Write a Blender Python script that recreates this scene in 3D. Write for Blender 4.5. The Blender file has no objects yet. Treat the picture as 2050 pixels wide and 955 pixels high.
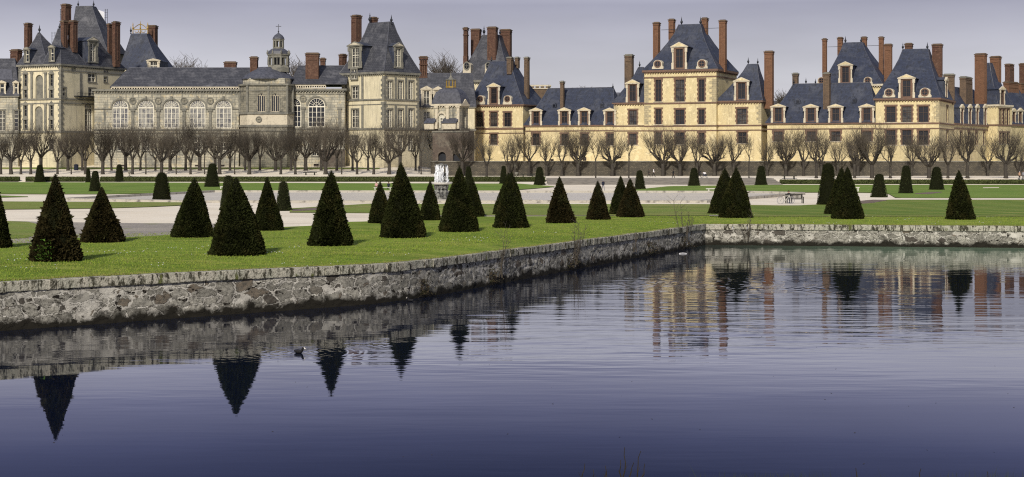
import bpy, math, random
import numpy as np
from mathutils import Vector, Matrix, noise
R = math.radians
random.seed(7)
SC = bpy.context.scene
COL = SC.collection
# ------------------------------------------------------------------ camera
F, CX, HY, H = 3000.0, 1025.0, 305.0, 6.7          # focal length, centre column, horizon row, eye height above the water
cam_d = bpy.data.cameras.new('camera'); cam = bpy.data.objects.new('camera', cam_d); COL.objects.link(cam)
cam.location = (0, 0, H); cam.rotation_euler = (R(90), 0, 0)
cam_d.sensor_width = 36; cam_d.lens = F / 2050 * 36; cam_d.shift_y = -(477.5 - HY) / 2050
cam_d.clip_start = 0.5; cam_d.clip_end = 9000
SC.camera = cam
# ------------------------------------------------------------------ world and sun
SUN_EL, SUN_AZ = R(33), R(193)                     # azimuth clockwise from +Y : behind the camera on the left
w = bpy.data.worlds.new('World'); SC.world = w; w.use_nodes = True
nt = w.node_tree; nt.nodes.clear()
out = nt.nodes.new('ShaderNodeOutputWorld'); bg = nt.nodes.new('ShaderNodeBackground')
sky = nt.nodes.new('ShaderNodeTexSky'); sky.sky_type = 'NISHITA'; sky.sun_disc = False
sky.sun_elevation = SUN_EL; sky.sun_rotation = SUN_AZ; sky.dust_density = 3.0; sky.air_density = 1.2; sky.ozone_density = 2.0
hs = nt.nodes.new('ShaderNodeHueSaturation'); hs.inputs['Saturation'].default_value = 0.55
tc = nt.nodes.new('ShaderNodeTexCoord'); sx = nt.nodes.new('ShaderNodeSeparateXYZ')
ramp = nt.nodes.new('ShaderNodeValToRGB')          # pale lilac horizon; bright and dark bands above, added to tone the water's reflections
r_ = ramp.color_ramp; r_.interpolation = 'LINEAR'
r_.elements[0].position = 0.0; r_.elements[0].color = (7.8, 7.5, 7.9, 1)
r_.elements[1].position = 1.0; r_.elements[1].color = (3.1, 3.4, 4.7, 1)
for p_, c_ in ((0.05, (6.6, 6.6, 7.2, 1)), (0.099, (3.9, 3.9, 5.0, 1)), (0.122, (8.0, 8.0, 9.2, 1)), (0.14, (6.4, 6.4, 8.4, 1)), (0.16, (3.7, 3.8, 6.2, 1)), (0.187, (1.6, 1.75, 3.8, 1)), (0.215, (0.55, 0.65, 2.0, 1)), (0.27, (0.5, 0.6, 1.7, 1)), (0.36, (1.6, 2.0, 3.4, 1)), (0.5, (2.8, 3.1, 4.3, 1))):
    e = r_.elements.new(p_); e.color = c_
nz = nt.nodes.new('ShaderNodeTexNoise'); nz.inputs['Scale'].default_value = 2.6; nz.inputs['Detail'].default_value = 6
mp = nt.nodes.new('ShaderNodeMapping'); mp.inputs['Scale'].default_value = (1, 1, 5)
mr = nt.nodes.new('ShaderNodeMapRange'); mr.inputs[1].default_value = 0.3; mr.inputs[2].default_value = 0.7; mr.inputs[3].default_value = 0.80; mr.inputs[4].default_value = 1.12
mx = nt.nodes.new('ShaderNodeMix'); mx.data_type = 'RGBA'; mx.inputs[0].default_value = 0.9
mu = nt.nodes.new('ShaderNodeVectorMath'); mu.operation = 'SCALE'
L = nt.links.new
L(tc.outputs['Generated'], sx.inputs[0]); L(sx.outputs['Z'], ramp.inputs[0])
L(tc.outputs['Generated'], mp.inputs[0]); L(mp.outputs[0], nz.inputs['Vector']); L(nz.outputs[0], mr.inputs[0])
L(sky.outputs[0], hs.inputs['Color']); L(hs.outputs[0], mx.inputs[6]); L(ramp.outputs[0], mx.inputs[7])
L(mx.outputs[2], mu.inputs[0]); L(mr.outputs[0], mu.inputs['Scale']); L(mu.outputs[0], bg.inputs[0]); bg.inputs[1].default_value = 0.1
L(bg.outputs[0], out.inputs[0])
sun_d = bpy.data.lights.new('sun', 'SUN'); sun = bpy.data.objects.new('sun', sun_d); COL.objects.link(sun)
sun_d.energy = 4.0; sun_d.angle = R(4.0); sun_d.color = (1.0, 0.93, 0.82)
S = Vector((math.sin(SUN_AZ) * math.cos(SUN_EL), math.cos(SUN_AZ) * math.cos(SUN_EL), math.sin(SUN_EL)))
sun.rotation_euler = S.to_track_quat('Z', 'Y').to_euler()
vs = SC.view_settings; vs.view_transform = 'Standard'; vs.look = 'None'; vs.gamma = 1; vs.exposure = 0.0
try: vs.use_curve_mapping = False
except Exception: pass
SC.cycles.max_bounces = 6; SC.cycles.use_denoising = False; SC.cycles.filter_width = 1.15; SC.cycles.sample_clamp_indirect = 3
# ------------------------------------------------------------------ materials
def newmat(name):
    m = bpy.data.materials.new(name); m.use_nodes = True; n = m.node_tree
    return m, n, n.nodes['Principled BSDF']
def mixc(n, fac, a, b, mode='MIX'):
    q = n.nodes.new('ShaderNodeMix'); q.data_type = 'RGBA'; q.blend_type = mode
    for s, v in ((0, fac), (6, a), (7, b)):
        if hasattr(v, 'is_linked') or hasattr(v, 'links'): n.links.new(v, q.inputs[s])
        else: q.inputs[s].default_value = (v if s == 0 else (*v, 1) if len(v) == 3 else v)
    return q.outputs[2]
def rng(n, v, a, b, c=0.0, d=1.0):
    q = n.nodes.new('ShaderNodeMapRange'); n.links.new(v, q.inputs[0])
    for i, x in zip((1, 2, 3, 4), (a, b, c, d)): q.inputs[i].default_value = x
    return q.outputs[0]
def coords(n, sc=(1, 1, 1), src='Object'):
    t = n.nodes.new('ShaderNodeTexCoord'); m = n.nodes.new('ShaderNodeMapping'); m.inputs['Scale'].default_value = sc
    n.links.new(t.outputs[src], m.inputs[0]); return m.outputs[0]
def geopos(n, sc=(1, 1, 1)):
    t = n.nodes.new('ShaderNodeNewGeometry'); m = n.nodes.new('ShaderNodeMapping'); m.inputs['Scale'].default_value = sc
    n.links.new(t.outputs['Position'], m.inputs[0]); return m.outputs[0]
def nse(n, vec, scale, detail=4, rough=0.6):
    q = n.nodes.new('ShaderNodeTexNoise'); n.links.new(vec, q.inputs['Vector'])
    q.inputs['Scale'].default_value = scale; q.inputs['Detail'].default_value = detail; q.inputs['Roughness'].default_value = rough
    return q.outputs[0]
def mat(name, base, var=(), bump=None, rough=0.85, sc=(1, 1, 1), spec=0.3, metal=0.0):
    """base colour + a list of (noise scale, second colour, lo, hi, axis scale)"""
    m, n, p = newmat(name); c = None
    p.inputs['Roughness'].default_value = rough; p.inputs['Specular IOR Level'].default_value = spec; p.inputs['Metallic'].default_value = metal
    cur = base
    for v in var:
        co = geopos(n, v[4] if len(v) > 4 else sc)
        cur = mixc(n, rng(n, nse(n, co, v[0]), v[2], v[3]), cur, v[1])
    if var: n.links.new(cur, p.inputs['Base Color'])
    else: p.inputs['Base Color'].default_value = (*base, 1)
    if bump:
        b = n.nodes.new('ShaderNodeBump'); b.inputs['Strength'].default_value = bump[1]; b.inputs['Distance'].default_value = bump[2] if len(bump) > 2 else 0.05
        n.links.new(nse(n, geopos(n, sc), bump[0], 5), b.inputs['Height']); n.links.new(b.outputs[0], p.inputs['Normal'])
    return m
def blocks(name, c1, c2, mortar, bw, bh, msize, var=(), rough=0.9, bumps=0.4, skew=True):
    """coursed masonry / slates in facade coordinates"""
    m, n, p = newmat(name); p.inputs['Roughness'].default_value = rough; p.inputs['Specular IOR Level'].default_value = 0.25
    g = n.nodes.new('ShaderNodeTexCoord'); s = n.nodes.new('ShaderNodeSeparateXYZ'); n.links.new(g.outputs['Object'], s.inputs[0])
    ad = n.nodes.new('ShaderNodeMath'); ad.operation = 'ADD'; n.links.new(s.outputs[0], ad.inputs[0]); n.links.new(s.outputs[1], ad.inputs[1])
    cb = n.nodes.new('ShaderNodeCombineXYZ'); n.links.new(ad.outputs[0], cb.inputs[0]); n.links.new(s.outputs[2], cb.inputs[1])
    b = n.nodes.new('ShaderNodeTexBrick'); n.links.new(cb.outputs[0], b.inputs['Vector'])
    b.inputs['Scale'].default_value = 1; b.inputs['Brick Width'].default_value = bw; b.inputs['Row Height'].default_value = bh
    b.inputs['Mortar Size'].default_value = msize; b.inputs['Color1'].default_value = (*c1, 1); b.inputs['Color2'].default_value = (*c2, 1); b.inputs['Mortar'].default_value = (*mortar, 1)
    cur = b.outputs['Color']
    for v in var:
        cur = mixc(n, rng(n, nse(n, geopos(n, v[4] if len(v) > 4 else (1, 1, 1)), v[0]), v[2], v[3]), cur, v[1])
    n.links.new(cur, p.inputs['Base Color'])
    bp = n.nodes.new('ShaderNodeBump'); bp.inputs['Strength'].default_value = bumps; bp.inputs['Distance'].default_value = 0.03; bp.invert = True
    n.links.new(b.outputs['Fac'], bp.inputs['Height']); n.links.new(bp.outputs[0], p.inputs['Normal'])
    return m
M = {}
M['plaster'] = mat('yellow_plaster', (0.62, 0.515, 0.285), [(0.25, (0.52, 0.44, 0.26), 0.40, 0.70), (1.0, (0.36, 0.295, 0.175), 0.54, 0.74, (2.2, 2.2, 0.16)), (0.9, (0.70, 0.60, 0.36), 0.56, 0.62), (1.6, (0.50, 0.40, 0.24), 0.55, 0.85, (1, 1, 0.3)), (5, (0.74, 0.64, 0.39), 0.5, 0.8)], (3, 0.15))
M['cream'] = mat('cream_plaster', (0.66, 0.59, 0.41), [(1.0, (0.34, 0.31, 0.24), 0.53, 0.74, (2.2, 2.2, 0.18)), (0.3, (0.50, 0.45, 0.31), 0.45, 0.75), (1.2, (0.30, 0.28, 0.21), 0.58, 0.85, (1, 1, 0.25))], (3, 0.2))
M['stone'] = blocks('weathered_ashlar', (0.52, 0.475, 0.36), (0.38, 0.36, 0.285), (0.16, 0.15, 0.13), 1.25, 0.5, 0.03,
                    [(0.35, (0.21, 0.205, 0.175), 0.46, 0.68), (1.3, (0.47, 0.40, 0.26), 0.55, 0.66), (0.8, (0.12, 0.12, 0.105), 0.54, 0.70, (2, 2, 0.2)), (3.0, (0.10, 0.095, 0.08), 0.58, 0.8, (1, 1, 0.35))])
M['stone_dark'] = blocks('grey_weathered_stone', (0.30, 0.275, 0.21), (0.20, 0.19, 0.15), (0.09, 0.085, 0.07), 0.8, 0.42, 0.02,
                    [(0.6, (0.08, 0.08, 0.07), 0.5, 0.72), (2, (0.34, 0.30, 0.2), 0.58, 0.75)])
M['trim'] = mat('pale_stone_trim', (0.56, 0.50, 0.38), [(1.5, (0.30, 0.27, 0.21), 0.5, 0.75)], None)
M['trim_dark'] = mat('grey_stone_trim', (0.205, 0.195, 0.16), [(1.2, (0.10, 0.10, 0.09), 0.45, 0.7)], None)
M['quoin'] = blocks('stone_quoins', (0.47, 0.40, 0.24), (0.36, 0.31, 0.20), (0.2, 0.18, 0.13), 0.7, 0.45, 0.02, [(1.5, (0.2, 0.18, 0.13), 0.55, 0.8)])
M['brick'] = blocks('red_brick', (0.130, 0.066, 0.043), (0.085, 0.045, 0.032), (0.07, 0.055, 0.043), 0.3, 0.14, 0.012, [(0.8, (0.085, 0.04, 0.03), 0.5, 0.75), (2.5, (0.17, 0.10, 0.068), 0.52, 0.72)])
M['brick_orange'] = blocks('orange_brick', (0.21, 0.105, 0.060), (0.145, 0.074, 0.043), (0.12, 0.085, 0.06), 0.3, 0.14, 0.012, [(0.8, (0.14, 0.07, 0.04), 0.5, 0.78)])
M['brick_brown'] = blocks('brown_brick', (0.17, 0.115, 0.075), (0.115, 0.08, 0.055), (0.10, 0.08, 0.06), 0.3, 0.14, 0.012, [(0.8, (0.07, 0.055, 0.045), 0.5, 0.75)])
M['brick_dull'] = blocks('dull_brick', (0.13, 0.10, 0.08), (0.095, 0.075, 0.062), (0.08, 0.07, 0.06), 0.5, 0.22, 0.02, [(0.5, (0.17, 0.15, 0.12), 0.45, 0.65), (1.5, (0.06, 0.05, 0.045), 0.5, 0.75)])
M['brick_trim'] = blocks('brick_surround', (0.175, 0.108, 0.078), (0.13, 0.082, 0.060), (0.19, 0.145, 0.105), 0.3, 0.14, 0.012, [(2, (0.2, 0.1, 0.07), 0.5, 0.8)])
M['slate'] = blocks('blue_slate', (0.045, 0.054, 0.084), (0.034, 0.041, 0.066), (0.020, 0.024, 0.040), 0.6, 0.32, 0.02,
                    [(0.35, (0.072, 0.078, 0.098), 0.48, 0.70), (1.2, (0.030, 0.033, 0.042), 0.52, 0.66, (1.5, 1.5, 0.4)), (2.5, (0.028, 0.032, 0.046), 0.55, 0.75)], rough=0.55, bumps=0.3)
M['slate_old'] = blocks('old_grey_slate', (0.072, 0.074, 0.086), (0.050, 0.052, 0.062), (0.026, 0.027, 0.033), 0.6, 0.35, 0.025,
                    [(0.5, (0.13, 0.13, 0.14), 0.5, 0.75), (1.4, (0.035, 0.037, 0.045), 0.52, 0.72, (1, 1, 0.4))], rough=0.6, bumps=0.4)
M['lead'] = mat('lead_sheet', (0.085, 0.088, 0.108), [(2, (0.04, 0.043, 0.055), 0.4, 0.7)], None, rough=0.5)
M['timber'] = mat('brown_window_timber', (0.062, 0.044, 0.036), [], None, rough=0.6)
M['white_wood'] = mat('white_window_timber', (0.72, 0.68, 0.56), [(3, (0.5, 0.47, 0.4), 0.5, 0.8)], None, rough=0.6)
M['glass'] = mat('dark_window_glass', (0.012, 0.014, 0.02), [], None, rough=0.12, spec=0.6)
M['curtain'] = mat('pale_blinds_behind_glass', (0.30, 0.29, 0.26), [(1.1, (0.10, 0.10, 0.11), 0.45, 0.62)], None, rough=0.25, spec=0.6)
M['blind'] = mat('dim_blinds_behind_glass', (0.075, 0.07, 0.062), [(0.9, (0.02, 0.022, 0.028), 0.42, 0.58)], None, rough=0.15, spec=0.6)
M['iron'] = mat('dark_iron', (0.02, 0.022, 0.028), [], None, rough=0.5)
M['gold'] = mat('gilding', (0.30, 0.20, 0.05), [], None, rough=0.5, metal=0.2)
M['white'] = mat('white_sheet', (0.75, 0.75, 0.78), [], None)
M['bark'] = mat('lime_bark', (0.050, 0.043, 0.035), [(3, (0.042, 0.036, 0.029), 0.4, 0.7), (1.0, (0.10, 0.095, 0.07), 0.55, 0.75)], (8, 0.5))
M['twig'] = mat('bare_twigs', (0.088, 0.073, 0.055), [(0.8, (0.06, 0.052, 0.042), 0.4, 0.7)], None)
M['twig_far'] = mat('distant_twigs', (0.085, 0.072, 0.062), [], None)
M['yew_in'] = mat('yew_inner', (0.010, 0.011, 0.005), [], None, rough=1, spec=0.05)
def leafmat(name, a, b, c):
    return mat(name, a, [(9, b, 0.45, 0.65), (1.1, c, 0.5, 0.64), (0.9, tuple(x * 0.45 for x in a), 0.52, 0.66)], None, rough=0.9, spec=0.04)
M['yew'] = leafmat('yew_leaves', (0.026, 0.031, 0.009), (0.012, 0.014, 0.005), (0.036, 0.034, 0.011))
M['yew_red'] = leafmat('yew_leaves_brown', (0.033, 0.026, 0.010), (0.014, 0.013, 0.006), (0.036, 0.036, 0.013))
M['yew_grn'] = leafmat('yew_leaves_soft', (0.050, 0.060, 0.024), (0.034, 0.042, 0.018), (0.056, 0.058, 0.024))
M['ivy'] = mat('fresh_leaves', (0.10, 0.19, 0.025), [(8, (0.05, 0.11, 0.015), 0.4, 0.7)], None, spec=0.2)
M['box'] = mat('box_hedge_leaves', (0.080, 0.095, 0.035), [(3, (0.045, 0.055, 0.02), 0.4, 0.6)], None, spec=0.1)
M['sand'] = mat('pale_gravel', (0.80, 0.72, 0.575), [(0.08, (0.66, 0.575, 0.44), 0.45, 0.7), (0.6, (0.80, 0.74, 0.63), 0.5, 0.75, (0.3, 1.5, 1)), (0.5, (0.44, 0.40, 0.33), 0.58, 0.70, (0.15, 1.2, 1)), (14, (0.46, 0.42, 0.35), 0.6, 0.75)], (20, 0.3, 0.02))
M['gravel'] = mat('grey_gravel', (0.30, 0.27, 0.23), [(0.35, (0.40, 0.36, 0.29), 0.45, 0.65, (0.4, 1.5, 1)), (9, (0.13, 0.12, 0.11), 0.52, 0.64), (0.5, (0.20, 0.21, 0.09), 0.6, 0.72)], (12, 0.5, 0.04))
def grassmat(name, a, b, c, d):
    return mat(name, a, [(0.05, tuple(x * 0.72 for x in a), 0.45, 0.62, (0.5, 2.2, 1)), (0.25, tuple(x * y for x, y in zip(b, (1.2, 1.08, 1.3))), 0.50, 0.68, (0.35, 1.6, 1)), (0.22, b, 0.42, 0.68), (1.5, c, 0.48, 0.70, (0.5, 1.6, 1)), (11, d, 0.52, 0.72, (1, 1, 1))], (9, 0.8, 0.05), rough=0.95, spec=0.1)
M['grass'] = grassmat('lawn', (0.185, 0.262, 0.036), (0.245, 0.290, 0.055), (0.085, 0.145, 0.018), (0.055, 0.10, 0.014))
M['grass_dry'] = grassmat('dry_lawn', (0.195, 0.260, 0.055), (0.25, 0.255, 0.080), (0.125, 0.185, 0.040), (0.09, 0.13, 0.03))
M['grass_far'] = grassmat('far_lawn', (0.165, 0.255, 0.050), (0.20, 0.26, 0.06), (0.12, 0.205, 0.040), (0.10, 0.17, 0.03))
M['grass_stripe'] = grassmat('mown_lawn', (0.200, 0.265, 0.055), (0.25, 0.265, 0.07), (0.135, 0.190, 0.04), (0.10, 0.14, 0.035))
def _stripes():
    n = M['grass_stripe'].node_tree; p = n.nodes['Principled BSDF']; src = p.inputs['Base Color'].links[0].from_socket
    w_ = n.nodes.new('ShaderNodeTexWave'); w_.inputs['Scale'].default_value = 0.11; w_.inputs['Distortion'].default_value = 1.2; w_.inputs['Detail'].default_value = 1; mp = n.nodes.new('ShaderNodeMapping'); mp.inputs['Rotation'].default_value = (0, 0, 1.05)
    n.links.new(geopos(n), mp.inputs[0]); n.links.new(mp.outputs[0], w_.inputs['Vector']); n.links.new(mixc(n, rng(n, w_.outputs['Fac'], 0.3, 0.7, 0, 1.0), src, (0.105, 0.17, 0.03)), p.inputs['Base Color'])
_stripes()
M['turf_edge'] = mat('turf_edge', (0.06, 0.05, 0.03), [(4, (0.05, 0.07, 0.02), 0.4, 0.6)], None)
M['soil'] = mat('bare_bed_soil', (0.16, 0.12, 0.09), [(3, (0.24, 0.20, 0.16), 0.5, 0.7), (6, (0.07, 0.06, 0.04), 0.55, 0.7)], (8, 0.6))
M['blade'] = mat('grass_blades', (0.205, 0.280, 0.036), [(0.5, (0.275, 0.300, 0.060), 0.45, 0.65), (1.6, (0.070, 0.125, 0.015), 0.50, 0.66, (0.6, 1.6, 1)), (7, (0.10, 0.15, 0.025), 0.55, 0.7)], None, spec=0.1)
M['blade_dry'] = mat('dry_blades', (0.24, 0.22, 0.08), [(1.1, (0.12, 0.17, 0.03), 0.5, 0.7)], None, spec=0.1)
M['steps'] = mat('step_stone', (0.24, 0.22, 0.19), [(2, (0.12, 0.11, 0.10), 0.4, 0.7, (0.4, 1, 6))], None)
M['kerb'] = mat('basin_kerb', (0.42, 0.39, 0.33), [(1.5, (0.12, 0.11, 0.10), 0.5, 0.72)], None)
M['rubble_far'] = blocks('terrace_rubble', (0.125, 0.108, 0.080), (0.075, 0.067, 0.052), (0.055, 0.05, 0.04), 0.45, 0.24, 0.03, [(0.7, (0.05, 0.046, 0.04), 0.45, 0.7), (3, (0.18, 0.155, 0.115), 0.58, 0.7)])
M['wood'] = mat('bench_wood', (0.030, 0.030, 0.024), [], None)
M['bench_white'] = mat('white_bench_stone', (0.60, 0.58, 0.52), [(2, (0.4, 0.38, 0.33), 0.5, 0.7)], None)
M['marble'] = mat('wet_fountain_stone', (0.20, 0.20, 0.18), [(2.5, (0.04, 0.04, 0.04), 0.42, 0.6), (6, (0.55, 0.55, 0.52), 0.58, 0.7)], (6, 0.6, 0.1), rough=0.5)
M['foam'] = mat('falling_water', (0.86, 0.88, 0.90), [(5, (0.55, 0.57, 0.60), 0.5, 0.7, (1, 1, 0.25))], None, rough=0.4)
def flat(name, c, rough=0.8): return mat(name, c, [], None, rough=rough)
M['skin'] = flat('skin', (0.45, 0.28, 0.2)); M['hair'] = flat('hair', (0.03, 0.022, 0.018)); M['navy'] = flat('navy_cloth', (0.012, 0.016, 0.032))
M['black'] = flat('black_cloth', (0.012, 0.012, 0.014)); M['wcloth'] = flat('white_cloth', (0.7, 0.68, 0.68)); M['pinkc'] = flat('pink_cloth', (0.55, 0.32, 0.30))
M['tan'] = flat('tan_cloth', (0.42, 0.27, 0.18)); M['greyc'] = flat('grey_cloth', (0.2, 0.2, 0.22)); M['coot'] = mat('coot_feathers', (0.008, 0.008, 0.010), [(12, (0.018, 0.018, 0.022), 0.4, 0.7)], None, rough=0.8)
M['bill'] = flat('white_bill', (0.8, 0.76, 0.7))
# rubble of the quay wall ----------------------------------------------------
def quay_material(name, coping=False):
    m, n, p = newmat(name); p.inputs['Roughness'].default_value = 0.92; p.inputs['Specular IOR Level'].default_value = 0.2
    uv = n.nodes.new('ShaderNodeUVMap'); mp = n.nodes.new('ShaderNodeMapping'); n.links.new(uv.outputs[0], mp.inputs[0])
    no = n.nodes.new('ShaderNodeTexNoise'); no.inputs['Scale'].default_value = 2.6; no.inputs['Detail'].default_value = 7; no.inputs['Roughness'].default_value = 0.68; n.links.new(mp.outputs[0], no.inputs['Vector'])
    if coping:
        cur = mixc(n, rng(n, nse(n, mp.outputs[0], 1.3), 0.4, 0.7), (0.46, 0.43, 0.35), (0.33, 0.33, 0.26))
        cur = mixc(n, rng(n, nse(n, mp.outputs[0], 14), 0.5, 0.7), cur, (0.26, 0.25, 0.20))
        ms = n.nodes.new('ShaderNodeMapping'); ms.inputs['Scale'].default_value = (1.6, 0.5, 1); n.links.new(uv.outputs[0], ms.inputs[0])
        cur = mixc(n, rng(n, nse(n, ms.outputs[0], 2.3, 8, 0.72), 0.505, 0.56), cur, (0.045, 0.042, 0.028))
        cur = mixc(n, rng(n, nse(n, mp.outputs[0], 5.5, 8, 0.75), 0.53, 0.60), cur, (0.09, 0.085, 0.06))
        cur = mixc(n, rng(n, nse(n, ms.outputs[0], 0.9, 8, 0.7), 0.60, 0.64), cur, (0.11, 0.12, 0.04))
        hgt = nse(n, mp.outputs[0], 12)
    else:
        sc = n.nodes.new('ShaderNodeVectorMath'); sc.operation = 'MULTIPLY_ADD'; n.links.new(no.outputs['Color'], sc.inputs[0]); sc.inputs[1].default_value = (0.62, 0.50, 0); n.links.new(mp.outputs[0], sc.inputs[2])
        fine = nse(n, mp.outputs[0], 11, 7, 0.7)
        def stones(scx, scy, r0, r1, keep):
            ms = n.nodes.new('ShaderNodeMapping'); ms.inputs['Scale'].default_value = (scx, scy, 1); n.links.new(sc.outputs[0], ms.inputs[0])
            v = n.nodes.new('ShaderNodeTexVoronoi'); v.voronoi_dimensions = '2D'; v.feature = 'DISTANCE_TO_EDGE'; v.inputs['Randomness'].default_value = 0.95; v.inputs['Scale'].default_value = 1; n.links.new(ms.outputs[0], v.inputs['Vector'])
            vc = n.nodes.new('ShaderNodeTexVoronoi'); vc.voronoi_dimensions = '2D'; vc.inputs['Randomness'].default_value = 0.95; vc.inputs['Scale'].default_value = 1; n.links.new(ms.outputs[0], vc.inputs['Vector'])
            sp = n.nodes.new('ShaderNodeSeparateColor'); n.links.new(vc.outputs['Color'], sp.inputs[0])
            mn = n.nodes.new('ShaderNodeMath'); mn.operation = 'MULTIPLY_ADD'; n.links.new(fine, mn.inputs[0]); mn.inputs[1].default_value = 0.10; n.links.new(v.outputs['Distance'], mn.inputs[2])
            k = rng(n, sp.outputs[2], keep - 0.02, keep + 0.02, 1, 0)
            f_ = n.nodes.new('ShaderNodeMath'); f_.operation = 'MULTIPLY'; n.links.new(rng(n, mn.outputs[0], r0, r1), f_.inputs[0]); n.links.new(k, f_.inputs[1])
            rim = n.nodes.new('ShaderNodeMath'); rim.operation = 'MULTIPLY'; n.links.new(rng(n, mn.outputs[0], r0 - 0.035, r0), rim.inputs[0]); n.links.new(rng(n, mn.outputs[0], r1, r0), rim.inputs[1])
            return f_.outputs[0], rim.outputs[0], sp
        big, rim1, sp = stones(1.35, 2.7, 0.13, 0.17, 0.72); sml, rim2, sp2 = stones(3.4, 5.4, 0.17, 0.21, 0.55)
        mortar = mixc(n, rng(n, nse(n, mp.outputs[0], 1.1, 6), 0.4, 0.62), (0.55, 0.525, 0.46), (0.38, 0.36, 0.315))
        mortar = mixc(n, rng(n, fine, 0.55, 0.72), mortar, (0.25, 0.23, 0.19))
        def stonecol(sp):
            c_ = mixc(n, sp.outputs[0], (0.20, 0.19, 0.16), (0.42, 0.40, 0.34)); c_ = mixc(n, rng(n, sp.outputs[1], 0.90, 0.93), c_, (0.17, 0.14, 0.105)); c_ = mixc(n, rng(n, sp.outputs[1], 0.10, 0.06), c_, (0.07, 0.06, 0.05))
            return mixc(n, rng(n, nse(n, mp.outputs[0], 7, 7, 0.7), 0.45, 0.66), c_, (0.10, 0.095, 0.08))
        cur = mixc(n, sml, mortar, stonecol(sp2)); cur = mixc(n, big, cur, stonecol(sp))
        jm = rng(n, nse(n, mp.outputs[0], 1.9, 5), 0.42, 0.52)
        for rim_ in (rim1, rim2):
            q2 = n.nodes.new('ShaderNodeMath'); q2.operation = 'MULTIPLY'; n.links.new(rim_, q2.inputs[0]); n.links.new(jm, q2.inputs[1]); cur = mixc(n, q2.outputs[0], cur, (0.018, 0.015, 0.012))
        hs2 = n.nodes.new('ShaderNodeMapping'); hs2.inputs['Scale'].default_value = (1.0, 1.5, 1); n.links.new(uv.outputs[0], hs2.inputs[0])
        cur = mixc(n, rng(n, nse(n, hs2.outputs[0], 2.1, 7, 0.62), 0.595, 0.625), cur, (0.016, 0.013, 0.010))
        q = n.nodes.new('ShaderNodeMath'); q.operation = 'MAXIMUM'; n.links.new(big, q.inputs[0]); n.links.new(sml, q.inputs[1])
        # wet algae foot of the wall
        s2 = n.nodes.new('ShaderNodeSeparateXYZ'); n.links.new(mp.outputs[0], s2.inputs[0])
        a1 = n.nodes.new('ShaderNodeMath'); a1.operation = 'MULTIPLY_ADD'; n.links.new(nse(n, mp.outputs[0], 1.4, 6), a1.inputs[0]); a1.inputs[1].default_value = -1.25; n.links.new(s2.outputs[1], a1.inputs[2])
        wet = n.nodes.new('ShaderNodeMapRange'); n.links.new(a1.outputs[0], wet.inputs[0]); wet.inputs[1].default_value = -0.42; wet.inputs[2].default_value = -0.16; wet.inputs[3].default_value = 1; wet.inputs[4].default_value = 0
        cur = mixc(n, wet.outputs[0], cur, (0.016, 0.014, 0.010))
        hgt = q.outputs[0]
    n.links.new(cur, p.inputs['Base Color'])
    b = n.nodes.new('ShaderNodeBump'); b.inputs['Strength'].default_value = 0.7; b.inputs['Distance'].default_value = 0.06; n.links.new(hgt, b.inputs['Height'])
    b2 = n.nodes.new('ShaderNodeBump'); b2.inputs['Strength'].default_value = 0.5; b2.inputs['Distance'].default_value = 0.03; n.links.new(nse(n, mp.outputs[0], 16, 6), b2.inputs['Height']); n.links.new(b.outputs[0], b2.inputs['Normal'])
    n.links.new(b2.outputs[0], p.inputs['Normal'])
    return m
M['quay'] = quay_material('rubble_masonry'); M['coping'] = quay_material('lichened_coping', True)
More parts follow.
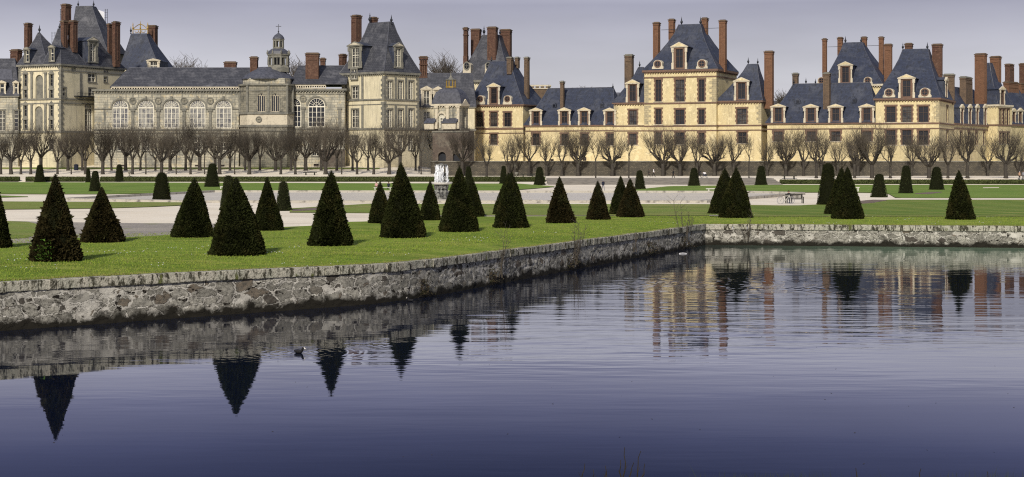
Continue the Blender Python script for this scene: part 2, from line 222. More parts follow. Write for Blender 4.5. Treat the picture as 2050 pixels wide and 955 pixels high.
# ------------------------------------------------------------------ mesh builder
class MB:
    def __init__(s): s.v = []; s.f = []; s.m = []; s.uv = None
    def quad(s, a, b, c, d, m=0):
        i = len(s.v); s.v += [a, b, c, d]; s.f.append((i, i + 1, i + 2, i + 3)); s.m.append(m)
    def tri(s, a, b, c, m=0):
        i = len(s.v); s.v += [a, b, c]; s.f.append((i, i + 1, i + 2)); s.m.append(m)
    def poly(s, pts, m=0):
        i = len(s.v); s.v += list(pts); s.f.append(tuple(range(i, i + len(pts)))); s.m.append(m)
    def box(s, x0, x1, y0, y1, z0, z1, m=0):
        i = len(s.v)
        s.v += [(x0, y0, z0), (x1, y0, z0), (x1, y1, z0), (x0, y1, z0), (x0, y0, z1), (x1, y0, z1), (x1, y1, z1), (x0, y1, z1)]
        for q in ((0, 3, 2, 1), (4, 5, 6, 7), (0, 1, 5, 4), (1, 2, 6, 5), (2, 3, 7, 6), (3, 0, 4, 7)):
            s.f.append(tuple(i + k for k in q)); s.m.append(m)
    def rings(s, rings, m=0, cap0=True, cap1=True, closed=True):
        n = len(rings[0]); i = len(s.v)
        for r in rings: s.v += list(r)
        for k in range(len(rings) - 1):
            for j in range(n if closed else n - 1):
                a = i + k * n + j; b = i + k * n + (j + 1) % n
                s.f.append((a, b, b + n, a + n)); s.m.append(m)
        if cap0: s.f.append(tuple(i + j for j in reversed(range(n)))); s.m.append(m)
        if cap1: s.f.append(tuple(i + (len(rings) - 1) * n + j for j in range(n))); s.m.append(m)
    def lathe(s, prof, n=16, c=(0, 0), m=0, a0=0.0, cap0=True, cap1=True):
        s.rings([[(c[0] + r * math.cos(a0 + 2 * math.pi * j / n), c[1] + r * math.sin(a0 + 2 * math.pi * j / n), z) for j in range(n)] for r, z in prof], m, cap0, cap1)
    def tube(s, p, q, r0, r1, n=5, m=0, cap=False):
        p = Vector(p); q = Vector(q); d = q - p
        if d.length < 1e-6: return
        a = d.orthogonal().normalized(); b = d.cross(a).normalized()
        s.rings([[tuple(c + (a * math.cos(2 * math.pi * k / n) + b * math.sin(2 * math.pi * k / n)) * r) for k in range(n)] for c, r in ((p, r0), (q, r1))], m, cap, cap)
    def path(s, pts, rad, n=5, m=0):
        rr = []; pts = [Vector(p) for p in pts]
        for k, p in enumerate(pts):
            d = (pts[min(k + 1, len(pts) - 1)] - pts[max(k - 1, 0)])
            a = Vector((0.3, 1, 0.1)).cross(d)
            a = a.normalized() if a.length > 1e-5 else d.orthogonal().normalized()
            b = d.cross(a).normalized(); r = rad[k]
            rr.append([tuple(p + (a * math.cos(2 * math.pi * j / n) + b * math.sin(2 * math.pi * j / n)) * r) for j in range(n)])
        s.rings(rr, m)
    def mesh(s, name, mats, smooth=False):
        me = bpy.data.meshes.new(name); me.from_pydata(s.v, [], s.f)
        for mm in (mats if isinstance(mats, (list, tuple)) else [mats]): me.materials.append(M[mm] if isinstance(mm, str) else mm)
        me.polygons.foreach_set('material_index', s.m)
        if smooth: me.polygons.foreach_set('use_smooth', [True] * len(me.polygons))
        me.update(); return me
    def obj(s, name, mats, parent=None, loc=(0, 0, 0), smooth=False, rz=0.0):
        return put(name, s.mesh(name, mats, smooth), parent, loc, rz)
def put(name, me, parent=None, loc=(0, 0, 0), rz=0.0, label=None):
    o = bpy.data.objects.new(name, me); COL.objects.link(o); o.location = loc; o.rotation_euler = (0, 0, rz)
    if parent: o.parent = parent
    if label: o['label'] = label
    return o
def tag(o, label, cat, group=None):
    o['label'] = label; o['category'] = cat
    if group: o['group'] = group
    return o
def thing(name, label, cat, loc=(0, 0, 0), rz=0.0, group=None):
    return tag(put(name, None, None, loc, rz), label, cat, group)
def kindof(o, k): o['kind'] = k; return o
# ------------------------------------------------------------------ ground
def ray(px): return (px - CX) / F
def dwater(y): return F * H / (y - HY)
WALL = [(-60 - 700, dwater(712)), (-60, dwater(667))] + [(680 * (1 - t) ** 2 + 2 * 795 * t * (1 - t) + 910 * t * t, dwater(613.8 * (1 - t) ** 2 + 2 * 606 * t * (1 - t) + 584.5 * t * t)) for t in (0, .2, .4, .6, .8, 1)] + [(1412, dwater(490.5)), (2130, dwater(497)), (2130 + 900, dwater(506))]
WPTS = [Vector((ray(px) * d, d)) for px, d in WALL]
def wall_d(px):
    a = ray(px)
    for p, q in zip(WPTS[:-1], WPTS[1:]):
        pa, qa = p.x / p.y, q.x / q.y
        if pa <= a <= qa:
            e = q - p; t = (a * p.y - p.x) / (e.x - a * e.y); return p.y + e.y * t
    return WPTS[0].y if a < 0 else WPTS[-1].y
BP = [60, 67, 90, 100, 150, 210, 250, 262, 266]
def g(X, d):
    b = float(np.interp(d, [0, 60, 67, 100, 150, 210, 250, 262, 266], [1.82, 1.80, 1.70, 1.50, 1.40, 1.2, 1.15, 1.55, 2.15]))
    if d < 150:
        u = min(max((d - wall_d(X / max(d, 1.0) * F + CX) - 0.7) / 6.0, 0), 1); b += 0.27 * u * u * (3 - 2 * u) * (1 if d < 90 else (150 - d) / 60)
    if d > 266:
        k = min(max((-12 - X) / 10.0, 0), 1); b += k * 0.05 * (min(d, 305) - 266)
    return b
def G(px, y, off=0.0):
    a = ray(px); s = (y - HY) / F; d0 = 40.0; d = d0
    while d < 400:
        if H - s * d < g(a * d, d) + off: break
        d += 2.0
    lo, hi = d - 2.0, d
    for _ in range(18):
        mid = (lo + hi) / 2
        if H - s * mid < g(a * mid, mid) + off: hi = mid
        else: lo = mid
    return Vector((a * lo, lo, g(a * lo, lo) + off))
def columns(x0, x1, step):
    n = max(2, int(round((x1 - x0) / step)) + 1); return [x0 + (x1 - x0) * k / (n - 1) for k in range(n)]
def patch(name, top, bot, m, off, step=12, rows=6, near_wall=None, kind='structure', edge=0.0):
    """a ground sheet lying on the terrain, bounded by two polylines"""
    xs = columns(top[0][0], top[-1][0], step); mb = MB(); n = rows + 1 + len(BP)
    tx, ty = zip(*top); pts = []
    for x in xs:
        pt = G(x, float(np.interp(x, tx, ty)), off); dt = pt.y
        if near_wall is not None: db = wall_d(x) + near_wall
        else: db = G(x, float(np.interp(x, *zip(*bot))), off).y
        for d in sorted([db + (dt - db) * k / rows for k in range(rows + 1)] + [min(max(q, db), dt) for q in BP]): X = ray(x) * d; pts.append((X, d, g(X, d) + off))
    mb.v = pts
    for c in range(len(xs) - 1):
        for k in range(n - 1):
            a = c * n + k; mb.f.append((a, a + n, a + n + 1, a + 1)); mb.m.append(0)
    if edge:                                            # turf stands a hand above the gravel, with a cut earth edge
        k0 = len(mb.v)
        for c in range(len(xs)): x_, y_, z_ = pts[c * n]; mb.v += [(x_, y_ - 0.01, z_), (x_, y_ - 0.02, z_ - edge - 0.02)]
        for c in range(len(xs) - 1): a = k0 + 2 * c; mb.f.append((a, a + 1, a + 3, a + 2)); mb.m.append(1)
        return kindof(mb.obj(name, [m, 'turf_edge']), kind)
    return kindof(mb.obj(name, m), kind)
# base sheet of pale gravel from the quay to behind the palace, then open country to the horizon
LAWN = [(-300, 489), (0, 488), (65, 486), (160, 476), (250, 475), (340, 470), (440, 467), (520, 462), (570, 454), (620, 452), (700, 444), (740, 443), (830, 436), (880, 433.3), (1300, 432), (1420, 431.8), (2130, 431.6), (2500, 431)]
LT = lambda x: (G(x, float(np.interp(x, *zip(*LAWN)))).y - 1.0) if -300 <= x <= 2500 else 0
mb = MB(); xs = columns(-1500, 3600, 20)
ds = [0] + list(range(44, 60, 3)) + [60, 63, 67] + list(range(70, 100, 3)) + list(range(100, 150, 4)) + [150, 180, 196, 210, 230, 250, 256, 262, 264, 266, 272, 280, 290, 300, 305, 330, 420, 700, 1500, 3000, 6500]
for x in xs:
    dw = wall_d(x) + 0.45; lt = LT(x)
    for q in ds:
        d = max(dw, q) if q > 0 else dw
        if q and q < dw: d = dw + 0.0005 * ds.index(q)
        X = ray(x) * d; mb.v.append((X, d, g(X, d) - (0.15 if d < lt else 0)))
n = len(ds)
for c in range(len(xs) - 1):
    for k in range(n - 1):
        a = c * n + k; mb.f.append((a, a + n, a + n + 1, a + 1)); mb.m.append(0 if ds[k] < 330 else 1)
kindof(mb.obj('ground', ['sand', 'grass_dry']), 'structure')
patch('lawn_near', [(-300, 489), (0, 488), (65, 486), (160, 476), (250, 475), (340, 470), (440, 467), (520, 462), (570, 454), (620, 452), (700, 444), (740, 443), (830, 436), (880, 433.3), (1300, 432), (1420, 431.8), (2130, 431.6), (2500, 431)], None, 'grass', 0.008, 10, 12, near_wall=0.45)
patch('lawn_middle', [(580, 417), (650, 413), (750, 407), (840, 408), (1410, 408.5), (1500, 410), (1560, 411), (1600, 411), (1640, 409), (1700, 404), (1730, 401.5), (1780, 399.6), (2500, 400)],
      [(580, 424.4), (740, 425.5), (840, 430), (1420, 430.6), (1430, 432.2), (2500, 432)], 'grass_dry', 0.07, 10, 8, edge=0.07)
patch('lawn_left_strip', [(-300, 403), (0, 403), (365, 405)], [(-300, 418.8), (0, 418.6), (200, 416.5), (300, 413.5), (365, 410.5)], 'grass_dry', 0.07, edge=0.07)
patch('lawn_far_left', [(-300, 364.5), (0, 364.5), (1040, 367.5), (1110, 373)], [(-300, 387), (200, 388), (345, 386), (430, 382.6), (1000, 382.6), (1110, 373.6)], 'grass_far', 0.10, edge=0.10)
patch('lawn_far_right', [(1240, 383), (1300, 376.5), (1340, 372.5), (1550, 370), (2500, 370)], [(1240, 383.6), (1290, 384.5), (1715, 384.6), (1778, 386), (1786, 394), (1800, 395.8), (2500, 396)], 'grass_far', 0.10, edge=0.10)
patch('lawn_left_tip', [(-300, 390), (0, 391), (56, 393)], [(-300, 396), (0, 395), (56, 393.6)], 'grass_far', 0.07, edge=0.07)
patch('lawn_dry_corner', [(-300, 440), (0, 442), (60, 444), (78, 450)], [(-300, 480), (0, 479), (55, 476), (78, 466)], 'grass_dry', 0.020)
patch('path_gravel', [(-300, 440), (0, 441.5), (100, 444.5), (345, 447.5), (440, 449)], [(-300, 492), (0, 491), (65, 489), (160, 479), (250, 478), (340, 473), (440, 470)], 'gravel', 0.004)
patch('path_line', [(1420, 430.6), (1500, 430.6)], [(1420, 431.8), (1500, 431.6)], 'gravel', 0.085)
patch('lawn_right', [(1500, 412), (1640, 410.5), (1740, 403), (1800, 400.5), (2500, 400.8)], [(1500, 425), (1560, 429.5), (2500, 430)], 'grass_stripe', 0.076, 10, 8)
patch('bed_right', [(1722, 402), (1745, 399.5), (1776, 400)], [(1722, 408), (1745, 406.5), (1776, 401)], 'soil', 0.082)
patch('bed_far', [(1832, 387), (1860, 384.4), (1886, 384)], [(1832, 388), (1860, 388.6), (1886, 385)], 'soil', 0.11)
patch('bed_middle', [(585, 419), (640, 415), (690, 413)], [(585, 423), (640, 420), (690, 415)], 'soil', 0.08)
patch('grass_verge', [(-300, 335), (0, 335), (640, 335), (760, 336)], [(-300, 339), (0, 338.5), (640, 339), (760, 338.5)], 'grass_dry', 0.03)
patch('path_cut', [(1786, 396.5), (2130, 397)], [(1786, 399.6), (2130, 399.8)], 'sand', 0.085)
patch('path_far', [(1968, 375.2), (2000, 374.8)], [(1968, 376.6), (2000, 376)], 'sand', 0.115)
# ------------------------------------------------------------------ water
def water_material():
    m, n, p = newmat('basin_water')
    p.inputs['Roughness'].default_value = 0.015; p.inputs['IOR'].default_value = 1.4; p.inputs['Specular IOR Level'].default_value = 0.5
    L = n.links.new; g_ = n.nodes.new('ShaderNodeNewGeometry'); pos = g_.outputs['Position']
    # murky body: deep blue-green, paler over the silt shelf at the foot of the far right wall
    s = n.nodes.new('ShaderNodeSeparateXYZ'); L(pos, s.inputs[0])
    shelf = rng(n, s.outputs[1], 84, 103); right = rng(n, s.outputs[0], 12, 26)
    q = n.nodes.new('ShaderNodeMath'); q.operation = 'MULTIPLY'; L(shelf, q.inputs[0]); L(right, q.inputs[1])
    c = mixc(n, q.outputs[0], (0.004, 0.007, 0.018), (0.19, 0.29, 0.19))
    L(c, p.inputs['Base Color'])
    def M_(op, a, b=None, c_=None):
        x = n.nodes.new('ShaderNodeMath'); x.operation = op
        for i, v in enumerate((a, b, c_)):
            if v is None: continue
            if isinstance(v, (int, float)): x.inputs[i].default_value = v
            else: L(v, x.inputs[i])
        return x.outputs[0]
    n1 = nse(n, geopos(n, (0.55, 2.6, 1)), 1.0, 3, 0.55)
    n2 = nse(n, geopos(n, (0.22, 0.8, 1)), 1.0, 2, 0.5)
    n3 = nse(n, geopos(n, (2.0, 9.0, 1)), 1.0, 2, 0.5)
    amt = M_('MULTIPLY', rng(n, nse(n, geopos(n, (0.03, 0.05, 1)), 1.0, 2), 0.40, 0.60, 0.25, 1.45), rng(n, s.outputs[1], 38, 56, 0.06, 1.15))
    h = M_('ADD', M_('MULTIPLY', n1, 0.0045), M_('MULTIPLY', n2, 0.019)); h = M_('ADD', h, M_('MULTIPLY', n3, 0.0006)); h = M_('MULTIPLY', h, amt)
    for (cx, cy, R0, k, a) in RINGS:
        dv = n.nodes.new('ShaderNodeVectorMath'); dv.operation = 'DISTANCE'; L(pos, dv.inputs[0]); dv.inputs[1].default_value = (cx, cy, 0)
        d = dv.outputs['Value']; wv = M_('SINE', M_('MULTIPLY', d, k)); env = M_('POWER', 2.718, M_('MULTIPLY', M_('POWER', M_('DIVIDE', d, R0), 2.0), -1.0))
        h = M_('ADD', h, M_('MULTIPLY', M_('MULTIPLY', wv, env), a))
    b = n.nodes.new('ShaderNodeBump'); b.inputs['Strength'].default_value = 1.0; b.inputs['Distance'].default_value = 1.0; L(h, b.inputs['Height']); L(b.outputs[0], p.inputs['Normal'])
    return m
def W(px, y): d = dwater(y); return (ray(px) * d, d)
RINGS = []
for px, y, R0, k, a in ((598, 706, 2.2, 20, 0.0010), (1385, 566, 4.5, 11, 0.0022), (1545, 578, 4.0, 12, 0.0018), (720, 690, 1.5, 20, 0.0008), (822, 606, 2.0, 14, 0.002)):
    x_, y_ = W(px, y); RINGS.append((x_, y_, R0, k, a))
M['water'] = water_material()
mb = MB(); mb.poly([(-700, -20, 0), (900, -20, 0), (900, 130, 0), (-700, 130, 0)])
kindof(mb.obj('water', 'water'), 'structure')
# camera-side bank
mb = MB()
xs = [-40 + k * 1.0 for k in range(81)]
prof = [(-30, 5.0), (3, 4.95), (8.0, 4.86), (8.8, 4.5), (14.5, -0.6)]
for x in xs:
    for d, z in prof: mb.v.append((x, d + 0.15 * math.sin(x * 1.7) * (d > 5), z + 0.03 * math.sin(x * 3.1)))
for c in range(len(xs) - 1):
    for k in range(4): a = c * 5 + k; mb.f.append((a, a + 5, a + 6, a + 1)); mb.m.append(0)
kindof(mb.obj('bank_ground', 'grass_dry'), 'structure')
# ------------------------------------------------------------------ quay wall
def quay():
    rt = thing('quay_wall', 'long low rubble wall round the water, with pale lichened coping and a black wet foot', 'wall')
    # path along the wall
    pts = WPTS; seg = [(pts[i], pts[i + 1]) for i in range(len(pts) - 1)]
    mb = MB(); uvs = []; s0 = 0.0; stations = []
    for p, q in seg:
        Lg = (q - p).length; near = Lg < 60 or True
        n = max(2, int(Lg / (0.10 if (p is not pts[0] and q is not pts[-1]) else 0.5)))
        e = (q - p) / Lg; nrm = Vector((e.y, -e.x))            # towards the water
        for k in range(n + (1 if p is pts[-2] else 0)): stations.append((p + e * (Lg * k / n), nrm, s0 + Lg * k / n))
        s0 += Lg
    rows = 26
    for P, nr, s in stations:
        top = g(P.x, P.y) - 0.32
        for r in range(rows + 1):
            z = -0.25 + (top + 0.25) * r / rows
            v = Vector((s * 1.55, z * 2.9, 0)); wv = Vector((noise.noise(v * 0.9), noise.noise(v * 0.9 + Vector((5, 3, 1))), 0)) * 0.4
            dd, _ = noise.voronoi((v + wv)); edge = min(dd[1] - dd[0], 0.35) / 0.35
            disp = 0.035 * edge * max(0.15, noise.noise(Vector((s * 0.4, z * 0.8, 7))) + 0.5) + 0.03 * noise.noise(Vector((s * 5, z * 7, 2)))
            bulge = 0.10 * max(0, 0.45 - z) * (0.6 + noise.noise(Vector((s * 1.2, 0, 3))))
            o = P + nr * (disp + bulge - 0.02)
            mb.v.append((o.x, o.y, z)); uvs.append((s, z))
    n = rows + 1
    for c in range(len(stations) - 1):
        for r in range(rows): a = c * n + r; mb.f.append((a, a + n, a + n + 1, a + 1)); mb.m.append(0)
    o = mb.obj('wall_body', 'quay', rt, smooth=True); setuv(o, uvs)
    # coping blocks
    rnd = random.Random(3); mb = MB(); uvs = []; s0 = 0
    for si, (p, q) in enumerate(seg):
        Lg = (q - p).length; e = (q - p) / Lg; nr = Vector((e.y, -e.x)); t = 0.0
        while t < Lg:
            Lb = rnd.uniform(0.8, 2.1); t1 = min(t + Lb, Lg)
            if Lg - t1 < 0.5: t1 = Lg
            ext = 0.0
            pr = 0.07 + rnd.uniform(-0.02, 0.025); dz = rnd.uniform(-0.012, 0.012); hh = 0.38 + rnd.uniform(-0.015, 0.015)
            nl = max(2, int((t1 - t) / 0.16)); rings = []; ru = []
            for k in range(nl + 1):
                tt = t + 0.02 + (t1 - t - 0.04) * k / nl; P = p + e * tt; z1 = g(P.x, P.y) + 0.035 + dz; z0 = z1 - hh
                j = lambda a: 0.022 * noise.noise(Vector((tt * 3 + s0, a, si)))
                chip = 0.035 if (k in (0, nl)) else 0.012
                prof = [(pr - 0.01 + j(1), z0 + j(2)), (pr + j(3), z0 + 0.03), (pr + j(3), z1 - chip - 0.015), (pr - chip + j(4), z1 + j(5) * 0.5), (-0.50, z1 - 0.005), (-0.50, z0)]
                if si == len(seg) - 2 and tt < 0.65: prof = [(max(a, -0.5), z) for a, z in prof]
                rings.append([(P.x + nr.x * a, P.y + nr.y * a, z) for a, z in prof]); ru += [(s0 + tt, z + a * 0.7) for a, z in prof]
            mb.rings(rings); uvs += ru
            t = t1
        s0 += Lg
    o = mb.obj('coping', 'coping', rt); setuv(o, uvs)
def setuv(o, uvs):
    me = o.data; uv = me.uv_layers.new(name='UVMap'); li = np.empty(len(me.loops), dtype=np.int32); me.loops.foreach_get('vertex_index', li)
    uv.data.foreach_set('uv', np.array(uvs, dtype=np.float32)[li].ravel())
quay()
# ------------------------------------------------------------------ clouds of small faces
def tri_cloud(P, D, size, width, rs, droop=0.0):
    """numpy: triangles rooted at P pointing along D; returns verts, faces"""
    n = len(P); D = D / np.linalg.norm(D, axis=1)[:, None]
    A = np.cross(D, rs.normal(size=(n, 3))); A /= np.linalg.norm(A, axis=1)[:, None] + 1e-9
    wv = A * (width[:, None] * 0.5); V = np.empty((n, 3, 3)); V[:, 0] = P - wv; V[:, 1] = P + wv; V[:, 2] = P + D * size[:, None]; V[:, 2, 2] -= droop * size
    return V.reshape(-1, 3)
def cloud_mesh(name, V, mats, midx=None, base=None):
    """mesh from loose triangles plus an optional MB base"""
    nb = len(base.v) if base else 0; bf = base.f if base else []; bm_ = base.m if base else []
    me = bpy.data.meshes.new(name); nt_ = len(V) // 3
    co = np.concatenate([np.array(base.v, dtype=float).reshape(-1, 3), V]) if base else V
    me.vertices.add(len(co)); me.vertices.foreach_set('co', co.astype(np.float32).ravel())
    lt = np.array([len(f) for f in bf] + [3] * nt_, dtype=np.int32); ls = np.concatenate([[0], np.cumsum(lt)[:-1]]).astype(np.int32)
    li = np.concatenate([np.array([i for f in bf for i in f], dtype=np.int32), np.arange(nb, nb + 3 * nt_, dtype=np.int32)]).astype(np.int32)
    me.loops.add(len(li)); me.loops.foreach_set('vertex_index', li); me.polygons.add(len(lt)); me.polygons.foreach_set('loop_start', ls); me.polygons.foreach_set('loop_total', lt)
    for mm in mats: me.materials.append(M[mm])
    mi = np.concatenate([np.array(bm_, dtype=np.int32), (midx if midx is not None else np.ones(nt_, dtype=np.int32))]).astype(np.int32)
    me.polygons.foreach_set('material_index', mi); me.update(calc_edges=True); me.validate(); return me
# ------------------------------------------------------------------ clipped yews
def yew(px, yt, yb, wpx, shape, leaf, label, seed, shag=1.0, ivy=False, group='pointed clipped yews'):
    p = G(px, yb - 0.10 * wpx * 0.3); s = F / p.y; Rb = wpx / s / 2 * 0.96; zt = H - (yt - HY) / s; Hh = zt - p.z
    rs = np.random.RandomState(seed)
    def prof(t):
        t = np.asarray(t, dtype=float)
        if shape == 'cone': r = Rb * (1 - t) ** 0.93 * (1 + 0.05 * np.sin(t * math.pi)) + 0.02
        else:
            r = Rb * (1 - 0.56 * t); r = r * np.where(t > 0.90, np.sqrt(np.clip(1 - ((t - 0.90) / 0.10) ** 2 * 0.85, 0, 1)), 1)
        return r * np.where(t < 0.05, 0.90 + 2.0 * t, 1.0)
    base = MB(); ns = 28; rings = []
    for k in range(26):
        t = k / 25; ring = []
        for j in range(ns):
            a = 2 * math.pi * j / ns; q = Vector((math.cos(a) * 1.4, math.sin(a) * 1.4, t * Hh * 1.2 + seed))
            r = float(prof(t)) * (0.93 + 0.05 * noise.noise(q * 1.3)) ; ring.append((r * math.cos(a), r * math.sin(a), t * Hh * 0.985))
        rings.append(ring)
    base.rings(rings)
    area_px = wpx * (yb - yt); n = int(min(16000, 900 + area_px * 1.3)); n = int(n * (1.0 if shape == 'cone' else 0.8))
    t = 1 - np.sqrt(rs.rand(n)) if shape == 'cone' else rs.rand(n) ** 1.15
    t = np.clip(t, 0, 0.985); a = rs.rand(n) * 2 * math.pi
    lump = np.sin(a * 3 + seed) * np.sin(t * 9 + seed) * 0.032 + np.sin(a * 7 + t * 23 + seed) * 0.022 + np.sin(a * 2 + t * 5 + seed * 2) * 0.045 + np.sin(a + t * 3.2 + seed * 3) * 0.03
    r = prof(t) * (0.97 + lump * shag + rs.rand(n) * 0.02)
    P = np.stack([r * np.cos(a), r * np.sin(a), t * Hh], 1)
    D = np.stack([np.cos(a), np.sin(a), np.full(n, 0.55)], 1) + rs.normal(size=(n, 3)) * 0.55
    sz = (0.042 + 0.045 * rs.rand(n)) * shag * max(0.8, min(1.5, 55 / s)); sz = np.minimum(sz, 0.16 * (Rb * (1 - t) + 0.25))
    big = rs.rand(n) > 0.985; sz = np.where(big, sz * 1.9 * shag, sz)
    V = [tri_cloud(P, D, sz, sz * 0.9, rs)]; mi = [np.ones(n, dtype=np.int32)]
    nb = n // 6                                             # ragged skirt touching the grass
    a = rs.rand(nb) * 2 * math.pi; rr = prof(0.03) * (0.9 + 0.13 * rs.rand(nb)); P = np.stack([rr * np.cos(a), rr * np.sin(a), 0.02 + 0.16 * rs.rand(nb)], 1)
    D = np.stack([np.cos(a), np.sin(a), -0.3 + 0.6 * rs.rand(nb)], 1) + rs.normal(size=(nb, 3)) * 0.3; s2 = 0.07 + 0.07 * rs.rand(nb)
    V.append(tri_cloud(P, D, s2, s2 * 0.8, rs)); mi.append(np.ones(nb, dtype=np.int32))
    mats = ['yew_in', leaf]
    if ivy:                                                 # young bright shoots of a weed inside the foot of the bush
        m_ = 190; ca = -1.75; a = ca + rs.normal(size=m_) * 0.20; tt = np.clip(0.04 + abs(rs.normal(size=m_)) * 0.10, 0, 0.25); rr = prof(tt) * 1.05
        P = np.stack([rr * np.cos(a), rr * np.sin(a), tt * Hh], 1); D = np.stack([np.cos(a), np.sin(a), np.full(m_, 0.6)], 1) + rs.normal(size=(m_, 3)) * 0.5; s3 = 0.07 + 0.06 * rs.rand(m_)
        V.append(tri_cloud(P, D, s3, s3 * 1.0, rs)); mi.append(np.full(m_, 2, dtype=np.int32)); mats.append('ivy')
        m_ = 900; a = 0.1 - abs(rs.normal(size=m_)) * 0.45; tt = np.clip(0.02 + rs.rand(m_) * 0.22, 0, 1); rr = prof(tt) * (1.0 + 0.20 * rs.rand(m_) * np.cos(a))
        P = np.stack([rr * np.cos(a), rr * np.sin(a), tt * Hh], 1); D = np.stack([np.cos(a), np.sin(a), np.full(m_, 0.3)], 1) + rs.normal(size=(m_, 3)) * 0.7; s3 = 0.08 + 0.08 * rs.rand(m_)
        V.append(tri_cloud(P, D, s3, s3, rs)); mi.append(np.ones(m_, dtype=np.int32))
    me = cloud_mesh('clipped_yew', np.concatenate(V), mats, np.concatenate(mi), base)
    o = put('clipped_yew', me, None, (p.x, p.y, p.z - 0.02)); o.rotation_euler = (R(rs.uniform(-1, 1)), R(rs.uniform(-1.6, 1.6)), 0); tag(o, label, 'clipped yew', group)
Y1 = [  # px, top, base, width, leaf, shag, label
 (-16, 352, 498, 76, 'yew', 1.0, 'pointed yew cut by the left edge of the picture, only its right flank showing'),
 (110, 345, 525, 95, 'yew_red', 1.25, 'shaggy brownish pointed yew with bright green weeds in its foot and a ragged right side'),
 (204, 372, 487, 84, 'yew_red', 1.12, 'shorter brownish pointed yew just right of the shaggy one with green weeds'),
 (386.5, 354, 477, 90, 'yew', 0.9, 'dark pointed yew half behind the left flank of the broadest yew'),
 (474.5, 352, 513, 117, 'yew', 1.0, 'broadest pointed yew, on the near lawn close to the quay wall, black at its foot'),
 (537.5, 352, 463, 60, 'yew', 0.9, 'slimmer pointed yew just behind the right flank of the broadest yew'),
 (660, 338, 494, 90, 'yew', 1.1, 'tall pointed yew standing alone with gravel paths left and right of it'),
 (761.5, 361, 448, 49, 'yew', 0.9, 'small pointed yew against the left flank of the tallest near yew'),
 (806, 322, 478, 92, 'yew', 1.0, 'tallest near pointed yew, left of the fountain'),
 (797, 329, 441, 40, 'yew', 0.9, 'pointed yew almost hidden behind the tallest near yew left of the fountain'),
 (860.5, 360, 442, 45, 'yew', 0.9, 'small pointed yew directly in front of the left side of the fountain'),
 (919, 330, 466, 81, 'yew', 0.9, 'tall dark pointed yew directly right of the fountain'),
 (946, 353, 435, 48, 'yew', 0.9, 'small pointed yew showing behind the right flank of the tall dark yew by the fountain'),
 (1023, 342, 458, 75, 'yew', 0.9, 'front one of two nested pointed yews left of the stone bench'),
 (1019, 344, 432, 68, 'yew', 0.9, 'rear one of two nested pointed yews left of the stone bench'),
 (1122, 351, 448, 57, 'yew_red', 1.1, 'brownish pointed yew right of the low stone bench'),
 (1197.5, 360, 441, 49, 'yew_red', 1.0, 'small brownish pointed yew beside the standing walker in navy'),
 (1243, 350, 431.5, 48, 'yew', 0.9, 'rear slim one of the pointed pair right of the walker in navy'),
 (1262.5, 355, 436, 55, 'yew_red', 1.0, 'front squat one of the pointed pair right of the walker in navy'),
 (1452, 335, 431, 74, 'yew', 0.9, 'rear left one of the pointed pair above the corner of the quay wall'),
 (1473, 333, 438, 71, 'yew', 1.0, 'front right one of the pointed pair above the corner of the quay wall'),
 (1696.5, 331, 440, 65, 'yew', 0.9, 'front one of the pointed pair beside the big round-topped yew at the right'),
 (1684, 333, 432, 69, 'yew', 0.9, 'rear one of the pointed pair beside the big round-topped yew at the right'),
 (1922.5, 338, 441, 60, 'yew', 1.0, 'pointed yew standing alone on the striped lawn at the far right')]
for i, (px, yt, yb, wp, lf, sh, lb) in enumerate(Y1): yew(px, yt, yb, wp, 'cone', lf, lb, 11 + i, sh, ivy=(i == 1))
Y2 = [
 (79.5, 329, 366, 23, 'small distant round-topped yew, leftmost one before the hedge'),
 (177, 336, 366, 13, 'slim distant round-topped yew behind the left shoulder of a broader one'),
 (190.5, 341, 385, 26, 'distant round-topped yew straight behind the shorter brownish near yew'),
 (239.5, 328, 364, 21, 'distant pointed-looking clipped yew before the hedge below the first arched window'),
 (323.5, 344, 405, 41, 'squat flat-topped yew on the left, at the tip of the lawn strip by the basin'),
 (424.5, 326, 376, 33, 'round-topped yew on the far lawn above the broadest near yew, left of the white bench'),
 (457, 350, 422, 36, 'leaning-looking round-topped yew peeping out left of the broadest near yew'),
 (568.5, 362, 423, 33, 'round-topped yew just left of the middle lawn tip, right of a slim pointed yew'),
 (939, 332, 378, 20, 'light green round-topped yew between the fountain and the nested pointed pair'),
 (1008, 331, 369, 18, 'distant round-topped yew behind the nested pointed pair'),
 (1080, 333, 371, 25, 'distant round-topped yew at the left end of the stone steps'),
 (1281.5, 340, 380, 24, 'small round-topped yew before the steps, left of the two strollers'),
 (1389.5, 335, 373, 26, 'small round-topped yew before the steps, beside the pushchair'),
 (1523.5, 331, 371, 27, 'round-topped yew at the right end of the stone steps'),
 (1656, 325, 412, 43, 'biggest round-topped yew, right of the park bench with the bicycle'),
 (1759.5, 347, 396, 35, 'squat round-topped yew at the tip where the pale path meets the lawn'),
 (1813.5, 330, 389, 31, 'tall slim round-topped yew on the far right lawn beside a bare bed'),
 (1875, 333, 382, 33, 'round-topped yew furthest right, just before the long hedge')]
for i, (px, yt, yb, wp, lb) in enumerate(Y2): yew(px, yt, yb, wp, 'dome', 'yew' if wp > 40 else 'yew_grn', lb, 61 + i, 0.75, group='round-topped clipped yews')
